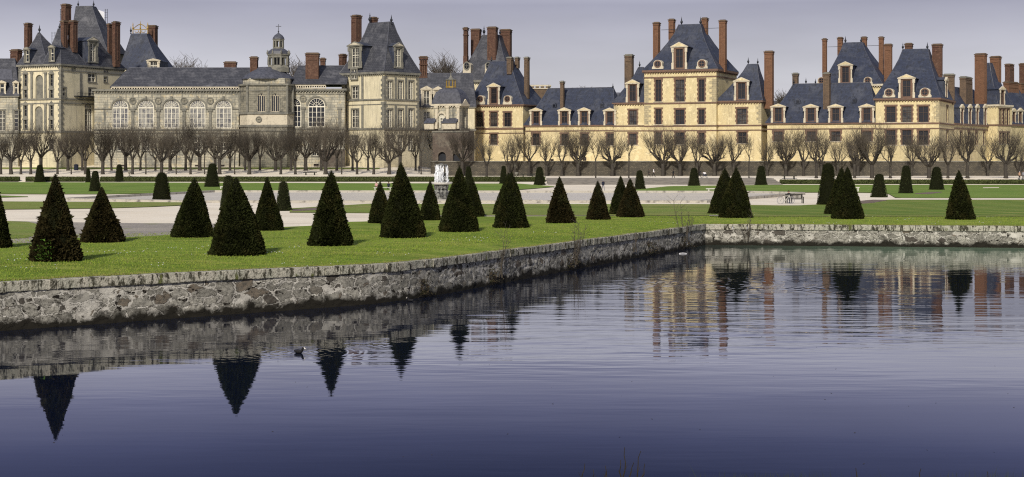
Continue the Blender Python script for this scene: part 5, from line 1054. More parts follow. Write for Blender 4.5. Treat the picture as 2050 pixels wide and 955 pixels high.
# ================================================================== ballroom wing (frontal)
SG = 'sections of the grey stone palace'
def Bd(name, label, px, d, th, z0=2.2): return Bld(name, label, px, d, th, z0, SG)
b = Bd('ballroom_wing', 'long grey stone wing with five huge white arched windows and a long slate roof', 190, 300, 0)
AW = (240.7, 292, 343.3, 395, 447.7)
bx = b.block(189, 478, 0, 13, 0, 181, [(x, 32, 199.5, 257, 'arch') for x in AW] + [(x, 13, 275, 302, 'stone') for x in AW] + [(x, 7, 330, 334, 'plain') for x in (245, 394, 446)], mat_='stone')
b.band(bx, 178.5, 182.5, 0.45, 'trim_dark', 'cornice'); b.band(bx, 186.5, 188, 0.12, 'trim_dark'); b.band(bx, 258.5, 261.5, 0.20, 'trim_dark'); b.band(bx, 265.5, 267, 0.12, 'trim_dark')
mb = MB(); t = 300; sc_ = t / F                                      # impost bands between the windows, pilasters, archivolts
edges = [189] + [e for x in AW for e in (x - 17.5, x + 17.5)] + [478]
for a, c in zip(edges[::2], edges[1::2]): xa, _ = b.loc(a, 0); xb, _ = b.loc(c, 0); mb.box(xa, xb, -0.14, -0.003, b.z(219, t), b.z(217, t))
for x in (266, 317, 368.5, 421): xc, _ = b.loc(x, 0); mb.box(xc - .28, xc + .28, -0.18, -0.003, b.z(256, t), b.z(223, t)); mb.box(xc - .45, xc + .45, -0.26, -0.003, b.z(223, t), b.z(219.2, t)); mb.box(xc - .4, xc + .4, -0.24, -0.003, b.z(258, t), b.z(254, t))
for x in AW:
    xc, _ = b.loc(x, 0); r = 1.6; zc = b.z(257, t) + 5.7 - r
    b.add(MB(), 'x', 'trim') if False else None
    n = 12; ring = lambda q, y: [(xc - q * math.cos(math.pi * k / n), y, zc + q * math.sin(math.pi * k / n)) for k in range(n + 1)]
    mb.rings([ring(1.68, -0.003), ring(1.68, -0.10), ring(1.98, -0.10), ring(1.98, -0.003)], 0, False, False, closed=False)
    mb.box(xc - .18, xc + .18, -0.22, -0.004, zc + 1.62, zc + 2.35)
b.add(mb, 'pilasters', 'trim_dark')
for x in (265.9, 317, 368.6, 421): b.medallion(x, 201.7, 0, 0.72)
mb = MB()                                                            # pierced parapet
xa, _ = b.loc(224, 0); xb, _ = b.loc(478, 0); za, zb = b.z(178.3, t), b.z(174.3, t); mb.box(xa, xb, -0.25, 0.1, zb - 0.14, zb + 0.06); n = int((xb - xa) / 0.5)
for k in range(n + 1): x = xa + (xb - xa) * k / n; mb.box(x - .11, x + .11, -0.18, 0.04, za, zb - 0.143)
mb.box(xa, xb, 0.06, 0.09, za, zb - 0.15, 1); b.add(mb, 'balustrade', ['trim', 'iron'])
b.hip((bx[0] + 3.4, bx[1] + 2.2, 0.5, 12.5, b.z(176, 300)), 136, 258, 500, 'slate_old', flare=1.0)
b.chimney(449, 476, 123.5, 136, 10, 'brick', dep=1.2); b.chimney(501, 519, 113.5, 150, 5, 'brick', dep=1.4)
# ------------------------------------------------------------------ right ballroom bays
b = Bd('chapel_wing', 'grey stone bays right of the chapel apse with two white arched windows', 582, 300, 0)
bx = b.block(560, 690, 0, 13, 0, 178.5, [(588, 30, 195.5, 254.5, 'archdark'), (633.7, 33.5, 195, 254.5, 'archdark'), (633, 16, 274, 312, 'stone'), (633, 10, 328, 334, 'plain'), (588, 14, 276, 300, 'stone')], mat_='stone')
b.band(bx, 177.5, 181.5, 0.45, 'trim_dark', 'cornice'); b.band(bx, 187, 188.5, 0.12, 'trim_dark'); b.band(bx, 256.5, 259.5, 0.2, 'trim_dark'); b.band(bx, 266, 267, 0.1, 'trim_dark')
mb = MB(); xa, _ = b.loc(584, 0); xb, _ = b.loc(652, 0); za, zb = b.z(177.3, t), b.z(170.5, t); mb.box(xa, xb, -0.25, 0.1, zb - 0.14, zb + 0.06); mb.box(xa, xb, -.2, .05, za, za + .18); n = int((xb - xa) / 0.45)
for k in range(n + 1): x = xa + (xb - xa) * k / n; mb.box(x - .1, x + .1, -0.18, 0.04, za + .18, zb - 0.143)
b.add(mb, 'balustrade', 'trim'); b.medallion(606.8, 197.5, 0, 0.72)
mb = MB()
for x in (607, 680): xc, _ = b.loc(x, 0); mb.box(xc - .3, xc + .3, -0.18, -0.003, b.z(254, t), b.z(219, t)); mb.box(xc - .45, xc + .45, -0.26, -0.003, b.z(219, t), b.z(215, t))
xc, _ = b.loc(633.7, 0); zc = b.z(254.5, t) + 5.9 - 1.65; n = 12; ring = lambda q, y: [(xc - q * math.cos(math.pi * k / n), y, zc + q * math.sin(math.pi * k / n)) for k in range(n + 1)]
mb.rings([ring(1.75, -0.003), ring(1.75, -0.10), ring(2.05, -0.10), ring(2.05, -0.003)], 0, False, False, closed=False); b.add(mb, 'pilasters', 'trim_dark')
b.hip((b.loc(584, 0)[0], b.loc(690, 0)[0], 0.5, 12.5, b.z(169, 300)), 132, 598, 700, 'slate_old', flare=1.0)
b.chimney(612, 641.5, 106, 163, 2.6, 'brick', dep=1.6); b.chimney(641, 653.5, 116, 140, 8, 'brick', dep=1.2)
for x in (604, 649, 673): b.skylight(x, 160, 2.5)
mb = MB(); mb.box(b.loc(640, -1)[0], b.loc(690, -1)[0], -0.9, -0.003, 0, b.z(299, 300)); b.add(mb, 'basement', 'brick_dull', label='dull brick basement front behind the trees')
# ------------------------------------------------------------------ chapel apse
b = Bd('chapel_apse', 'many-sided stone chapel apse with a lead roof and a tiered lantern topped by a cross', 529, 297, 0)
t = 297.0; Rr = (583 - 475.5) / 2 * t / F; cy = Rr * 0.92
APSE = [(Rr, 1.0), (3.0, Rr), (-3.0, Rr), (-Rr, 1.0), (-Rr, -1.9), (-3.3, -4.9), (4.5, -4.9), (Rr, -3.0)]
def poly_ring(r, z, n=8, a0=math.pi / 8, cx=0.0, cyy=None):
    if n == 8: q = r / (Rr / math.cos(math.pi / 8) * 0.96); return [(x * q, cy + y * q, z) for x, y in APSE]
    return [(cx + r * math.cos(a0 + 2 * math.pi * k / n), (cy if cyy is None else cyy) + r * math.sin(a0 + 2 * math.pi * k / n), z) for k in range(n)]
r8 = Rr / math.cos(math.pi / 8) * 0.96
mb = MB(); zt_ = b.z(169, t); pts = poly_ring(r8, 0)
for k in range(8):
    p, q = pts[k], pts[(k + 1) % 8]; Lw = (Vector(q) - Vector(p)).length; mid = (Vector(p) + Vector(q)) / 2
    if mid.y < cy - 0.1 and abs(mid.x) < 1.0:
        za, zb = b.z(224, t), b.z(187, t); hs_ = []
        for x in (523 - 529, 551 - 529): u = x * t / F - p[0]; hs_.append((u - 0.8, u + 0.8, za, zb, True))
        wallface(mb, p[:2], q[:2], 0, zt_, hs_)
        for x in (-6, 22): b.window(x * t / F, p[1], za, 1.6, zb - za, 'gothic')
    elif mid.y < cy + 0.1 and False: pass
    else: wallface(mb, p[:2], q[:2], 0, zt_, [])
b.add(mb, 'wall', 'stone_dark')
def ringband(r, ya, yb, pr, m, name='cornice', n=8, par=None, cyy=None, a0=math.pi / 8):
    mb = MB(); mb.rings([poly_ring(r - .2, b.z(yb, t), n, a0, cyy=cyy), poly_ring(r + pr, b.z(yb, t), n, a0, cyy=cyy), poly_ring(r + pr, b.z(ya, t), n, a0, cyy=cyy), poly_ring(r - .2, b.z(ya, t), n, a0, cyy=cyy)], 0, False, False); return b.add(mb, name, m, par)
ringband(r8, 167.5, 171, 0.4, 'trim_dark'); ringband(r8, 181, 182.5, 0.12, 'trim_dark', 'string_course'); ringband(r8, 224.5, 228.5, 0.3, 'trim_dark', 'string_course'); ringband(r8, 250, 254, 0.25, 'trim_dark', 'string_course'); ringband(r8, 261, 263, 0.15, 'trim_dark', 'string_course')
mb = MB(); mb.rings([poly_ring(r8 + .06, b.z(249.8, t)), poly_ring(r8 + .06, b.z(228.7, t))], 0, False, False); b.add(mb, 'pale_panel', 'trim')
for p in poly_ring(r8 + 0.05, 0):
    if p[1] < cy: mb = MB(); mb.lathe([(0.26, b.z(224, t)), (0.26, b.z(171, t))], 8, (p[0], p[1])); b.add(mb, 'buttress', 'trim_dark')
mb = MB(); mb.box(0.65, 1.05, pts[5][1] - 0.13, pts[5][1] + .1, b.z(224, t), b.z(171, t)); b.add(mb, 'buttress', 'trim_dark')
b.medallion(518, 239, pts[5][1] - 0.09, 0.6)
mb = MB(); mb.rings([poly_ring(r8 * .90, b.z(167, t)), poly_ring(r8 * .90, b.z(156, t))]); b.add(mb, 'drum', 'stone')
mb = MB(); mb.rings([poly_ring(r8 * .96 * q, b.z(y, t), 16, 0) for q, y in ((1, 157.5), (1, 155.5), (.86, 149), (.66, 142), (.45, 136), (.38, 132))]); b.roof = b.add(mb, 'roof', 'lead')
lx = (549.8 - 529) * t / F; mb = MB(); r1 = 22 * t / F; n = 8
def lring(r, y, n=8): z = b.z(y, t); return [(lx + r * math.cos(math.pi / 8 + 2 * math.pi * k / n), cy + r * math.sin(math.pi / 8 + 2 * math.pi * k / n), z) for k in range(n)]
mb.rings([lring(r1 * 1.08, 142), lring(r1 * 1.08, 133), lring(r1, 131), lring(r1 * .96, 128)]); mb.rings([lring(r1 * .55, 128), lring(r1 * .55, 110)], 1); mb.rings([lring(r1, 113), lring(r1, 109), lring(r1 * 1.08, 107.5), lring(r1 * 1.08, 105.5)])
for k in range(8):
    a = math.pi / 8 + 2 * math.pi * k / 8; mb.lathe([(.28, b.z(128, t)), (.24, b.z(112, t))], 6, (lx + r1 * .92 * math.cos(a), cy + r1 * .92 * math.sin(a)))
    a = 2 * math.pi * k / 8; mb.lathe([(.09, b.z(128, t)), (.09, b.z(112, t))], 4, (lx + r1 * .85 * math.cos(a), cy + r1 * .85 * math.sin(a)))
lan = b.add(mb, 'lantern', ['trim_dark', 'glass'])
mb = MB(); mb.rings([lring(r1 * 1.02, 105.5), lring(r1 * .95, 100), lring(r1 * .75, 96.5), lring(r1 * .62, 94.5)]); b.add(mb, 'lantern_roof', 'lead', lan)
mb = MB()
for k in range(8):
    a = math.pi / 8 + 2 * math.pi * k / 8; mb.lathe([(.14, b.z(105.5, t)), (.2, b.z(103, t)), (.09, b.z(101, t)), (.12, b.z(99.5, t)), (.01, b.z(96.5, t))], 6, (lx + r1 * 1.05 * math.cos(a), cy + r1 * 1.05 * math.sin(a)))
b.add(mb, 'lantern_pinnacles', 'trim_dark', lan)
mb = MB(); r2 = 11.3 * t / F; mb.rings([lring(r2, 95), lring(r2, 91)]); mb.rings([lring(r2, 79), lring(r2, 77), lring(r2 * 1.1, 76), lring(r2 * 1.1, 74.5)])
for k in range(8): a = math.pi / 8 + 2 * math.pi * k / 8; mb.lathe([(.17, b.z(91, t)), (.15, b.z(78.5, t))], 6, (lx + r2 * .88 * math.cos(a), cy + r2 * .88 * math.sin(a)))
b.add(mb, 'upper_lantern', 'trim_dark', lan)
mb = MB(); z_ = lambda y: b.z(y, t); mb.lathe([(r2 * 1.08, z_(74.5)), (r2 * .98, z_(71)), (r2 * .72, z_(67)), (r2 * .35, z_(64)), (.16, z_(62.5)), (.08, z_(60)), (.2, z_(59)), (.06, z_(57.5)), (.045, z_(44))], 12, (lx, cy)); mb.box(lx - .55, lx + .55, cy - .06, cy + .06, z_(49.2), z_(48)); b.add(mb, 'lantern_cap', 'lead', lan)
# ------------------------------------------------------------------ tall grey-roofed pavilion
b = Bd('pavilion', 'tall cream pavilion with a dark steep roof and three window columns on its right face', 769, 296, 40)
b.WM = 'cream'
rw = [(162, 199), (218.5, 255)]
x0, _ = b.loc(684, 0)
bx = b.block(684, 769, 0, 10, 0, 147, [(710.6, 15, 173, 197, 'stone'), (711, 15, 219, 255, 'stone'), (709, 14, 273, 290, 'stone')], right=[(x, 9.5, a, c, 'stone') for x in (781, 802, 823) for a, c in rw] + [(x, 9.5, 273, 300, 'stone') for x in (781, 802, 823)], pxr=839)
b.quoins(bx, 152, 198, m='trim_dark', corners=('fr', 'rf', 'rb'), w=0.9, pr=0.06); b.quoins(bx, 203, 256, m='trim_dark', corners=('fr', 'rf', 'rb'), w=0.9, pr=0.06)
b.band(bx, 145, 149.5, 0.4, 'trim_dark', 'cornice'); b.band(bx, 198.5, 201.5, 0.2, 'trim_dark'); b.band(bx, 209, 210.5, 0.1, 'trim_dark'); b.band(bx, 256.5, 260, 0.2, 'trim_dark')
mb = MB(); X1 = bx[1]
for px in (791.5, 812.5):
    y_, t2 = b.side(px, X1)
    for ya, yb in ((155, 198), (211, 256)): mb.box(X1 - .05, X1 + .12, y_ - .25, y_ + .25, b.z(yb, t2), b.z(ya, t2))
for px in (693, 726):
    x_, t2 = b.loc(px, 0)
    for ya, yb in ((153, 198), (211, 256)): mb.box(x_ - .3, x_ + .3, -.10, .02, b.z(yb, t2), b.z(ya, t2))
b.add(mb, 'pilasters', 'trim_dark'); vm = (bx[2] + bx[3]) / 2
b.hip(bx, 47, 742, 783, 'slate_old', flare=1.25, rd=0.6); b.roof['label'] = 'steep dark grey slate roof'
x_, t2 = b.loc(711, 0); b.dormer(711, 31, 83, 137, -0.33, 'stone', back=5); b.window(x_, -0.35, b.z(158, t2), 1.6, 1.9, 'stone')
y_, t2 = b.side(797, bx[1]); b.dormer(0, 0, 85, 137, 0, 'stone', back=5, xy=(bx[1] + .1, y_), rz=math.pi / 2, wt=2.7)
b.chimney(706.5, 728.5, 30, 95, vm + 1, 'brick', dep=1.5); b.chimney(743.5, 760, 34, 48, vm + 1.5, 'brick', dep=1.2); b.chimney(681, 698, 108, 140, 3, 'brick', dep=1.2)
b.finial(740.5, 25, vm, 48); b.finial(783.5, 29, vm, 48)
# ------------------------------------------------------------------ gallery behind the gateway
b = Bd('rear_gallery', 'cream gallery behind the domed gateway, with pedimented stone dormers and a decorated red chimney', 838, 325, 0, 2.2)
b.WM = 'cream'; bx = b.block(834, 950, 0, 10, 0, 214, [(854, 13, 224, 247, 'white'), ])
b.band(bx, 212, 216, 0.3, 'trim_dark', 'cornice'); b.band(bx, 258, 262, 0.3, 'trim_dark'); b.hip(bx, 147, 838, 945, 'slate_old', flare=1.0); b.dormer(854, 23, 172, 217, -0.2, 'cream', back=5); b.dormer(877, 22, 173, 217, -0.2, 'cream', back=5); b.chimney(839, 857.5, 113, 160, 5, 'brick', dep=1.6, kind='cluster')
# ------------------------------------------------------------------ rear tall roof with four chimneys
b = Bd('rear_pavilion', 'rear cream pavilion with a steep grey roof, oval dormers and four big brick stacks', 940, 345, 14, 2.2)
b.WM = 'cream'; bx = b.block(917, 1020, 0, 16, 0, 163, [(935, 9, 177, 188, 'stone'), (972, 8, 177, 188, 'stone')])
b.band(bx, 160, 165, 0.5, 'trim_dark', 'cornice'); vm = 8; b.hip(bx, 71, 969, 1001, 'slate_old', flare=1.15, rd=1.5)
b.oculus(934.5, 19, 125, 162, -0.2, True, 'trim', 'trim_dark'); b.oculus(977.5, 17, 125, 160, -0.2, True, 'trim', 'trim_dark')
b.chimney(928, 940.5, 55, 128, 1.5, 'brick', dep=1.4, kind='cluster'); b.chimney(944, 966.5, 58, 112, 7, 'brick', dep=1.8); b.chimney(977, 999.5, 54, 118, 4, 'brick', dep=2.0); b.chimney(1002.5, 1027.5, 59, 113, 11, 'brick', dep=2.0); b.finial(969, 51, vm, 72); b.finial(1001, 56, vm, 72)
# roofs peeping behind
b = Bd('rear_house', 'low brick and stone block peeping above the roof right of the leftmost yellow pavilion', 1080, 380, 0, 2.2)
b.WM = 'brick_brown'; bx = b.block(1060, 1101, 0, 8, 0, 178, []); b.band(bx, 170, 173, 0.3, 'trim', 'cornice', t=380); b.band(bx, 176, 178, 0.2, 'trim', 'cornice', t=380)
mb = MB(); x0_, _ = b.loc(1062, 2); 
for k in range(4): mb.box(x0_ + k * 1.3, x0_ + k * 1.3 + .9, 2, 3, b.z(179, 380), b.z(169, 380))
b.add(mb, 'parapet', 'brick_brown')
# ------------------------------------------------------------------ domed gateway
b = Bd('domed_gateway', 'small ornate stone gateway pavilion under a grey lead dome with a little gilded open lantern', 900, 305, 20, 2.2)
b.WM = 'stone'; t = 305.0
bx = b.block(868, 921, 0, 6, 0, 211, [(884.6, 11, 228, 258, 'archdark')], right=[(929, 7, 214, 259, 'archopen')], pxr=937)
b.band(bx, 208, 212, 0.45, 'trim', 'cornice'); b.band(bx, 256.5, 261, 0.4, 'trim_dark'); 
mb = MB(); x0, x1, v0, v1, z1 = bx; prof = [(1.06, 0), (1.04, .15), (.97, .4), (.83, .68), (.62, .88), (.32, .99), (.22, 1.0)]; zd0, zd1 = b.z(210, t), b.z(174, t); xc, yc = (x0 + x1) / 2, (v0 + v1) / 2; hx, hy = (x1 - x0) / 2 * 1.06, (v1 - v0) / 2 * 1.06
mb.rings([[(xc + sx * hx * q, yc + sy * hy * q, zd0 + (zd1 - zd0) * k) for sx, sy in ((-1, -1), (0, -1.0), (1, -1), (1, 0), (1, 1), (0, 1), (-1, 1), (-1, 0))] for q, k in prof]); b.roof = b.add(mb, 'dome', 'lead', smooth=False)
mb = MB(); zl = b.z(175, t); mb.lathe([(1.15, zl), (1.15, zl + .3)], 8, (xc, yc)); mb.lathe([(1.1, zl + 1.5), (1.2, zl + 1.7), (.5, zl + 1.9), (.3, zl + 2.2), (.12, zl + 2.5), (.02, zl + 3.3)], 8, (xc, yc), 1)
for k in range(8): a = 2 * math.pi * k / 8; mb.lathe([(.14, zl + .3), (.12, zl + 1.5)], 5, (xc + .95 * math.cos(a), yc + .95 * math.sin(a)))
b.add(mb, 'lantern', ['gold', 'trim_dark'], b.roof)
mb = MB()
for px in (875, 897, 918): x_, _ = b.loc(px, 0); mb.box(x_ - .28, x_ + .28, -.35, -.003, b.z(258, t), b.z(212, t)); mb.box(x_ - .4, x_ + .4, -.5, -.003, b.z(216, t), b.z(212.2, t)); mb.box(x_ - .45, x_ + .45, -.9, -.003, b.z(258, t), b.z(245, t))
x_, _ = b.loc(884.6, 0); n = 10; zc = b.z(228, t) - .55; ring = lambda q, y: [(x_ - q * math.cos(math.pi * k / n), y, zc + q * math.sin(math.pi * k / n)) for k in range(n + 1)]
mb.rings([ring(.65, -.003), ring(.65, -.2), ring(1.0, -.2), ring(1.0, -.003)], 0, False, False, closed=False)
X1 = bx[1]; mb.rings([[(X1 + .003, v0 - .2, b.z(212, t)), (X1 + .003, v1 + .2, b.z(212, t)), (X1 + .003, yc, b.z(198, t))], [(X1 + .4, v0 - .2, b.z(212, t)), (X1 + .4, v1 + .2, b.z(212, t)), (X1 + .4, yc, b.z(198, t))]])
b.add(mb, 'columns', 'trim')
for a, c in ((849, 868), (884, 912)):
    xa, _ = b.loc(a, -1.6); xb, _ = b.loc(c, -1.6); mb = MB(); zt1, zt2 = b.z(236.5, t), b.z(247, t); mb.box(xa, xb, -1.6, -.01, b.z(259, t), zt2); mb.rings([[(xa - .1, -1.8, zt2), (xa - .1, -.02, zt2), (xa - .1, -.02, zt1)], [(xb + .1, -1.8, zt2), (xb + .1, -.02, zt2), (xb + .1, -.02, zt1)]], 1); b.add(mb, 'lean_to', ['trim', 'lead'])
mb = MB(); xa, _ = b.loc(866, -3); xb, _ = b.loc(938, -3); wallface(mb, (xa, -3), (xb, -3), 0, b.z(262, 305), [(1.2, 2.9, 1.0, 4.6, True), (4.4, 6.1, 1.0, 4.6, True)], rv=0.6); mb.quad((xa, -3, b.z(262, 305)), (xb, -3, b.z(262, 305)), (xb, -.02, b.z(262, 305)), (xa, -.02, b.z(262, 305))); mb.quad((xa, -.02, 0), (xa, -3, 0), (xa, -3, b.z(262, 305)), (xa, -.02, b.z(262, 305))); mb.quad((xb, -3, 0), (xb, -.02, 0), (xb, -.02, b.z(262, 305)), (xb, -3, b.z(262, 305))); mb.box(xa + .8, xb - .5, -2.41, -2.38, 0.9, 4.7, 1); mb.box(xa - .1, xb + .1, -3.12, -3.003, b.z(265.5, 305), b.z(262.5, 305), 2); b.add(mb, 'basement', ['brick_dull', 'iron', 'trim_dark'], label='dull brick basement under the gateway')  # dark sheet behind the arches paints the gloom of the recess
# ------------------------------------------------------------------ arcaded tower (left)
b = Bd('arcaded_tower', 'cream stone tower at the left with stacked arched loggias and twin pointed roofs', 122, 296, 26)
b.WM = 'cream'
bx = b.block(38, 122, 0, 8, 0, 131, [(78.5, 18.5, 150, 197, 'archopen'), (77.5, 19, 213, 262, 'archopen')] + [(x, 7, a, c, 'pediment') for x in (51, 103) for a, c in ((149, 173), (180, 196), (211, 233), (240, 258))] + [(x, 7, 280, 300, 'stone') for x in (51, 103)],
             right=[(184, 15, 147, 164, 'stone'), (211, 5, 154, 164, 'stone'), (128.5, 6, 176, 192, 'stone'), (184, 13, 177, 192, 'stone'), (147, 5, 137, 143, 'stone'), (177.5, 27, 205, 266, 'archdark'), (212, 5, 138, 144, 'stone')], pxr=249)
bx = b.last; X1 = bx[1]
b.band(bx, 129, 132.5, 0.4, 'trim_dark', 'cornice'); b.band(bx, 141.5, 143, 0.12, 'trim_dark'); b.band(bx, 197, 200, 0.22, 'trim_dark'); b.band(bx, 206, 208, 0.12, 'trim_dark'); b.band(bx, 262, 266, 0.25, 'trim_dark')
b.quoins(bx, 133, 197, m='trim_dark', corners=('fl', 'fr', 'rf'), w=0.7, pr=0.07); b.quoins(bx, 201, 261, m='trim_dark', corners=('fl', 'fr', 'rf'), w=0.7, pr=0.07)
mb = MB()
for px in (64, 91.5):
    x_, t2 = b.loc(px, 0)
    for ya, yb in ((148, 196), (210, 261)): mb.box(x_ - .28, x_ + .28, -.16, -.003, b.z(yb, t2), b.z(ya, t2)); mb.box(x_ - .4, x_ + .4, -.22, -.003, b.z(ya, t2), b.z(ya - 3.5, t2))
y_, t2 = b.side(161, X1)
for ya, yb in ((146, 196),): mb.box(X1 - .02, X1 + .1, y_ - .3, y_ + .3, b.z(yb, t2), b.z(ya, t2))
b.add(mb, 'pilasters', 'trim_dark')
mb = MB(); ya_, t2 = b.side(148, X1); yb_, _ = b.side(190, X1); mb.box(X1 + .02, X1 + 1.0, ya_, yb_, b.z(193.5, t2), b.z(191.5, t2)); n = 16
for k in range(n + 1): y_ = ya_ + (yb_ - ya_) * k / n; mb.box(X1 + .93, X1 + .97, y_ - .02, y_ + .02, b.z(191.5, t2), b.z(186, t2))
mb.box(X1 + .92, X1 + .98, ya_, yb_, b.z(186, t2), b.z(185.4, t2)); b.add(mb, 'balcony', 'iron')
vm = (bx[2] + bx[3]) / 2
# left spire roof
t = b.depth_at(bx[0] + 3, 0); xm, _ = b.loc(95, 0); tall = (bx[0], b.loc(96, 0)[0], 0, b.loc(96, 0)[0] - bx[0], b.z(131, t))
b.hip(tall, 66, 76, 80, 'slate_old', flare=1.15); b.chimney(51.7, 68.5, 46, 95, 6, 'brick', dep=1.3); b.chimney(24, 48, 99, 130, 8, 'brick', dep=1.3); b.finial(79, 49, tall[3] / 2, 67); b.dormer(54, 14, 94, 126, -.33, 'stone', back=3)
x2, _ = b.loc(90, 0); tall2 = (x2, bx[1], 0, 7, bx[4])
b.hip(tall2, 58, 116, 122, 'slate_old', flare=1.15); b.finial(119, 45, 3.5, 60); b.dormer(104, 15, 90, 124, -.33, 'stone', back=3)
low = (bx[0] + 5, bx[1], 6.5, bx[3], bx[4]); b.hip(low, 86, 150, 200, 'slate_old', flare=1.3, lead=False)
b.chimney(124, 139.5, 41, 118, 3.0, 'brick', dep=1.2); b.chimney(126.5, 147, 8, 60, 9, 'brick', dep=1.6); b.chimney(139.5, 159, 41, 95, 5, 'brick', dep=1.2)
y_, t2 = b.side(184, X1); b.dormer(0, 0, 73.5, 126, 0, 'stone', back=5, xy=(X1 + .3, y_), rz=math.pi / 2, wt=3.1)
y_, t2 = b.side(236, X1); b.chimney(217.5, 230.5, 47, 105, y_, 'brick', dep=1.3); b.chimney(228, 245, 43, 124, y_ - 1, 'brick', dep=1.5)
# great roof behind, with scaffolding wrap
b = Bd('great_roof_tower', 'tallest steep grey roof, behind the arcaded tower, with a white sheet and scaffolding', 170, 322, 8)
b.WM = 'cream'; bx = b.block(141, 214, 0, 10, 0, 105, []); b.hip(bx, 13, 156, 188, 'slate_old', flare=1.05, rd=1.0, lead=True); b.finial(156.5, 0, 5, 15); b.finial(187.5, 0, 5, 15)
mb = MB(); xa, t = b.loc(190, 10); xb, _ = b.loc(209, 10); xc_, _ = b.loc(209, 10); mb.poly([(xa, 9, b.z(17, t)), (xb, 10, b.z(24, t)), (xb, 10, b.z(52, t)), (b.loc(205, 10)[0], 9.6, b.z(50, t))]); b.add(mb, 'sheet', 'white', b.roof)
mb = MB()
for px in (211.5, 215): x_, t = b.loc(px, 11); mb.tube((x_, 11, b.z(75, t)), (x_, 11, b.z(18, t)), .05, .05, 4)
for y in (20, 25, 30, 35): mb.tube((b.loc(208, 11)[0], 11, b.z(y, t)), (b.loc(215.5, 11)[0], 11, b.z(y, t)), .04, .04, 4)
for px in (121, 127): x_, t = b.loc(px, 11); mb.tube((x_, 11, b.z(60, t)), (x_, 11, b.z(18, t)), .05, .05, 4)
for px in (104, 110, 116): x_, t = b.loc(px, 11); mb.tube((x_, 11, b.z(100, t)), (x_, 11, b.z(64, t)), .05, .05, 4)
for y in (19, 24, 29, 34): mb.tube((b.loc(120, 11)[0], 11, b.z(y, t)), (b.loc(140, 11)[0], 11, b.z(y, t)), .04, .04, 4)
for y in (66, 72, 78, 84): mb.tube((b.loc(103, 11)[0], 11, b.z(y, t)), (b.loc(118, 11)[0], 11, b.z(y, t)), .04, .04, 4)
b.add(mb, 'scaffolding', 'iron', b.roof)
# crown roof
b = Bd('crown_roof_pavilion', 'dark blue steep roof with a gilded crown, rising behind the long grey roof', 290, 324, 8)
b.WM = 'cream'; bx = b.block(243, 318, 0, 9, 0, 138, []); b.hip(bx, 68, 266, 296, 'slate', flare=1.1, rd=1.0); b.dormer(307.5, 28, 117, 145, -1.0, 'cream', back=5)
b.chimney(297.5, 319, 51, 105, 7.5, 'brick', dep=1.6)
mb = MB(); x_, t = b.loc(281, 4.5); z0 = b.z(68, t); wv = 1.7
mb.box(x_ - wv, x_ + wv, 4.4, 4.6, z0 + .9, z0 + 1.05)
for k in (-1, 0, 1): mb.lathe([(.13, z0), (.1, z0 + .9), (.2, z0 + 1.3), (.08, z0 + 1.8), (.14, z0 + 2.0), (.01, z0 + (2.9 if k == 0 else 2.6))], 6, (x_ + k * wv, 4.5))
for a in (-1, 1): mb.path([(x_ + a * (wv * (1 - k / 6)), 4.5, z0 + 1.0 + 1.1 * math.sin(math.pi / 2 * k / 6)) for k in range(7)], [.09] * 7, 4)
for a in (-.75, 0.75, 0): mb.path([(x_ + a + .45 * math.cos(q), 4.35, z0 + .75 - .5 * math.sin(q)) for q in [math.pi * k / 6 for k in range(7)]], [.07] * 7, 4)
b.add(mb, 'gilded_crown', 'gold', b.roof); b.finial(262, 52, 4.5, 68)
# recessed part beyond the tower with a loggia arch, and far left wing
b = Bd('grey_wing', 'low grey wing cut by the left edge of the picture, with a pale skylight', 0, 300, 0)
b.WM = 'cream'; bx = b.block(-130, 36, 0, 10, 0, 192, [(4, 11, 221, 262, 'stone'), (32, 8, 221, 262, 'stone'), (-35, 11, 221, 262, 'stone')], mat_='stone'); b.band(bx, 190, 194, .3, 'trim_dark', 'cornice'); b.band(bx, 263, 267, .2, 'trim_dark'); b.hip(bx, 118, -110, 30, 'slate_old', flare=1.0)
b.dormer(4, 17, 161, 190, -.1, 'cream', back=4); b.dormer(32, 12, 161, 190, -.1, 'cream', back=4)
mb = MB(); xa, t = b.loc(-2, 2.5); xb, _ = b.loc(28, 2.5)
mb.poly([(xa, 1.75, b.z(160, t)), (xb, 1.75, b.z(160, t)), (xb - .7, 3.2, b.z(138, t)), (xa, 3.2, b.z(138, t))]); b.add(mb, 'skylight', 'lead', b.roof)
# ------------------------------------------------------------------ basin with fountain
hexp = [(131, 401.3), (430, 387), (1495, 388), (1600, 390.3), (1400, 405.6), (380, 405.6)]
HP = [G(x, y) for x, y in hexp]; zb = 1.32; cen = sum(HP, Vector()) / 6
mb = MB(); mb.poly([(p.x, p.y, zb + 0.05) for p in HP]); M['pool'] = mat('painted_pool_reflection', (0.60, 0.56, 0.48), [(0.25, (0.68, 0.63, 0.54), 0.4, 0.7, (0.3, 2, 1))], None, rough=0.35, spec=0.12)  # bright sky reflection painted into the pool's base colour
kindof(mb.obj('pool_water', 'pool'), 'structure')
mb = MB(); n = 6
def off(p, k): d = (p - cen); d.z = 0; L_ = d.length; return p + Vector((d.x / L_ * k * 1.6, d.y / L_ * k * 2.2, 0))
for i in range(6):
    a, b2 = HP[i], HP[(i + 1) % 6]; ao, bo = off(a, .55), off(b2, .55); rr = []
    for p, q in ((a, ao), (b2, bo)): rr.append([(p.x, p.y, zb - .15), (q.x, q.y, zb - .25), (q.x, q.y, zb + .30), (p.x, p.y, zb + .32)])
    mb.rings(rr)
tag(mb.obj('pool_kerb', 'kerb'), 'low stone kerb round the fountain pool', 'kerb')
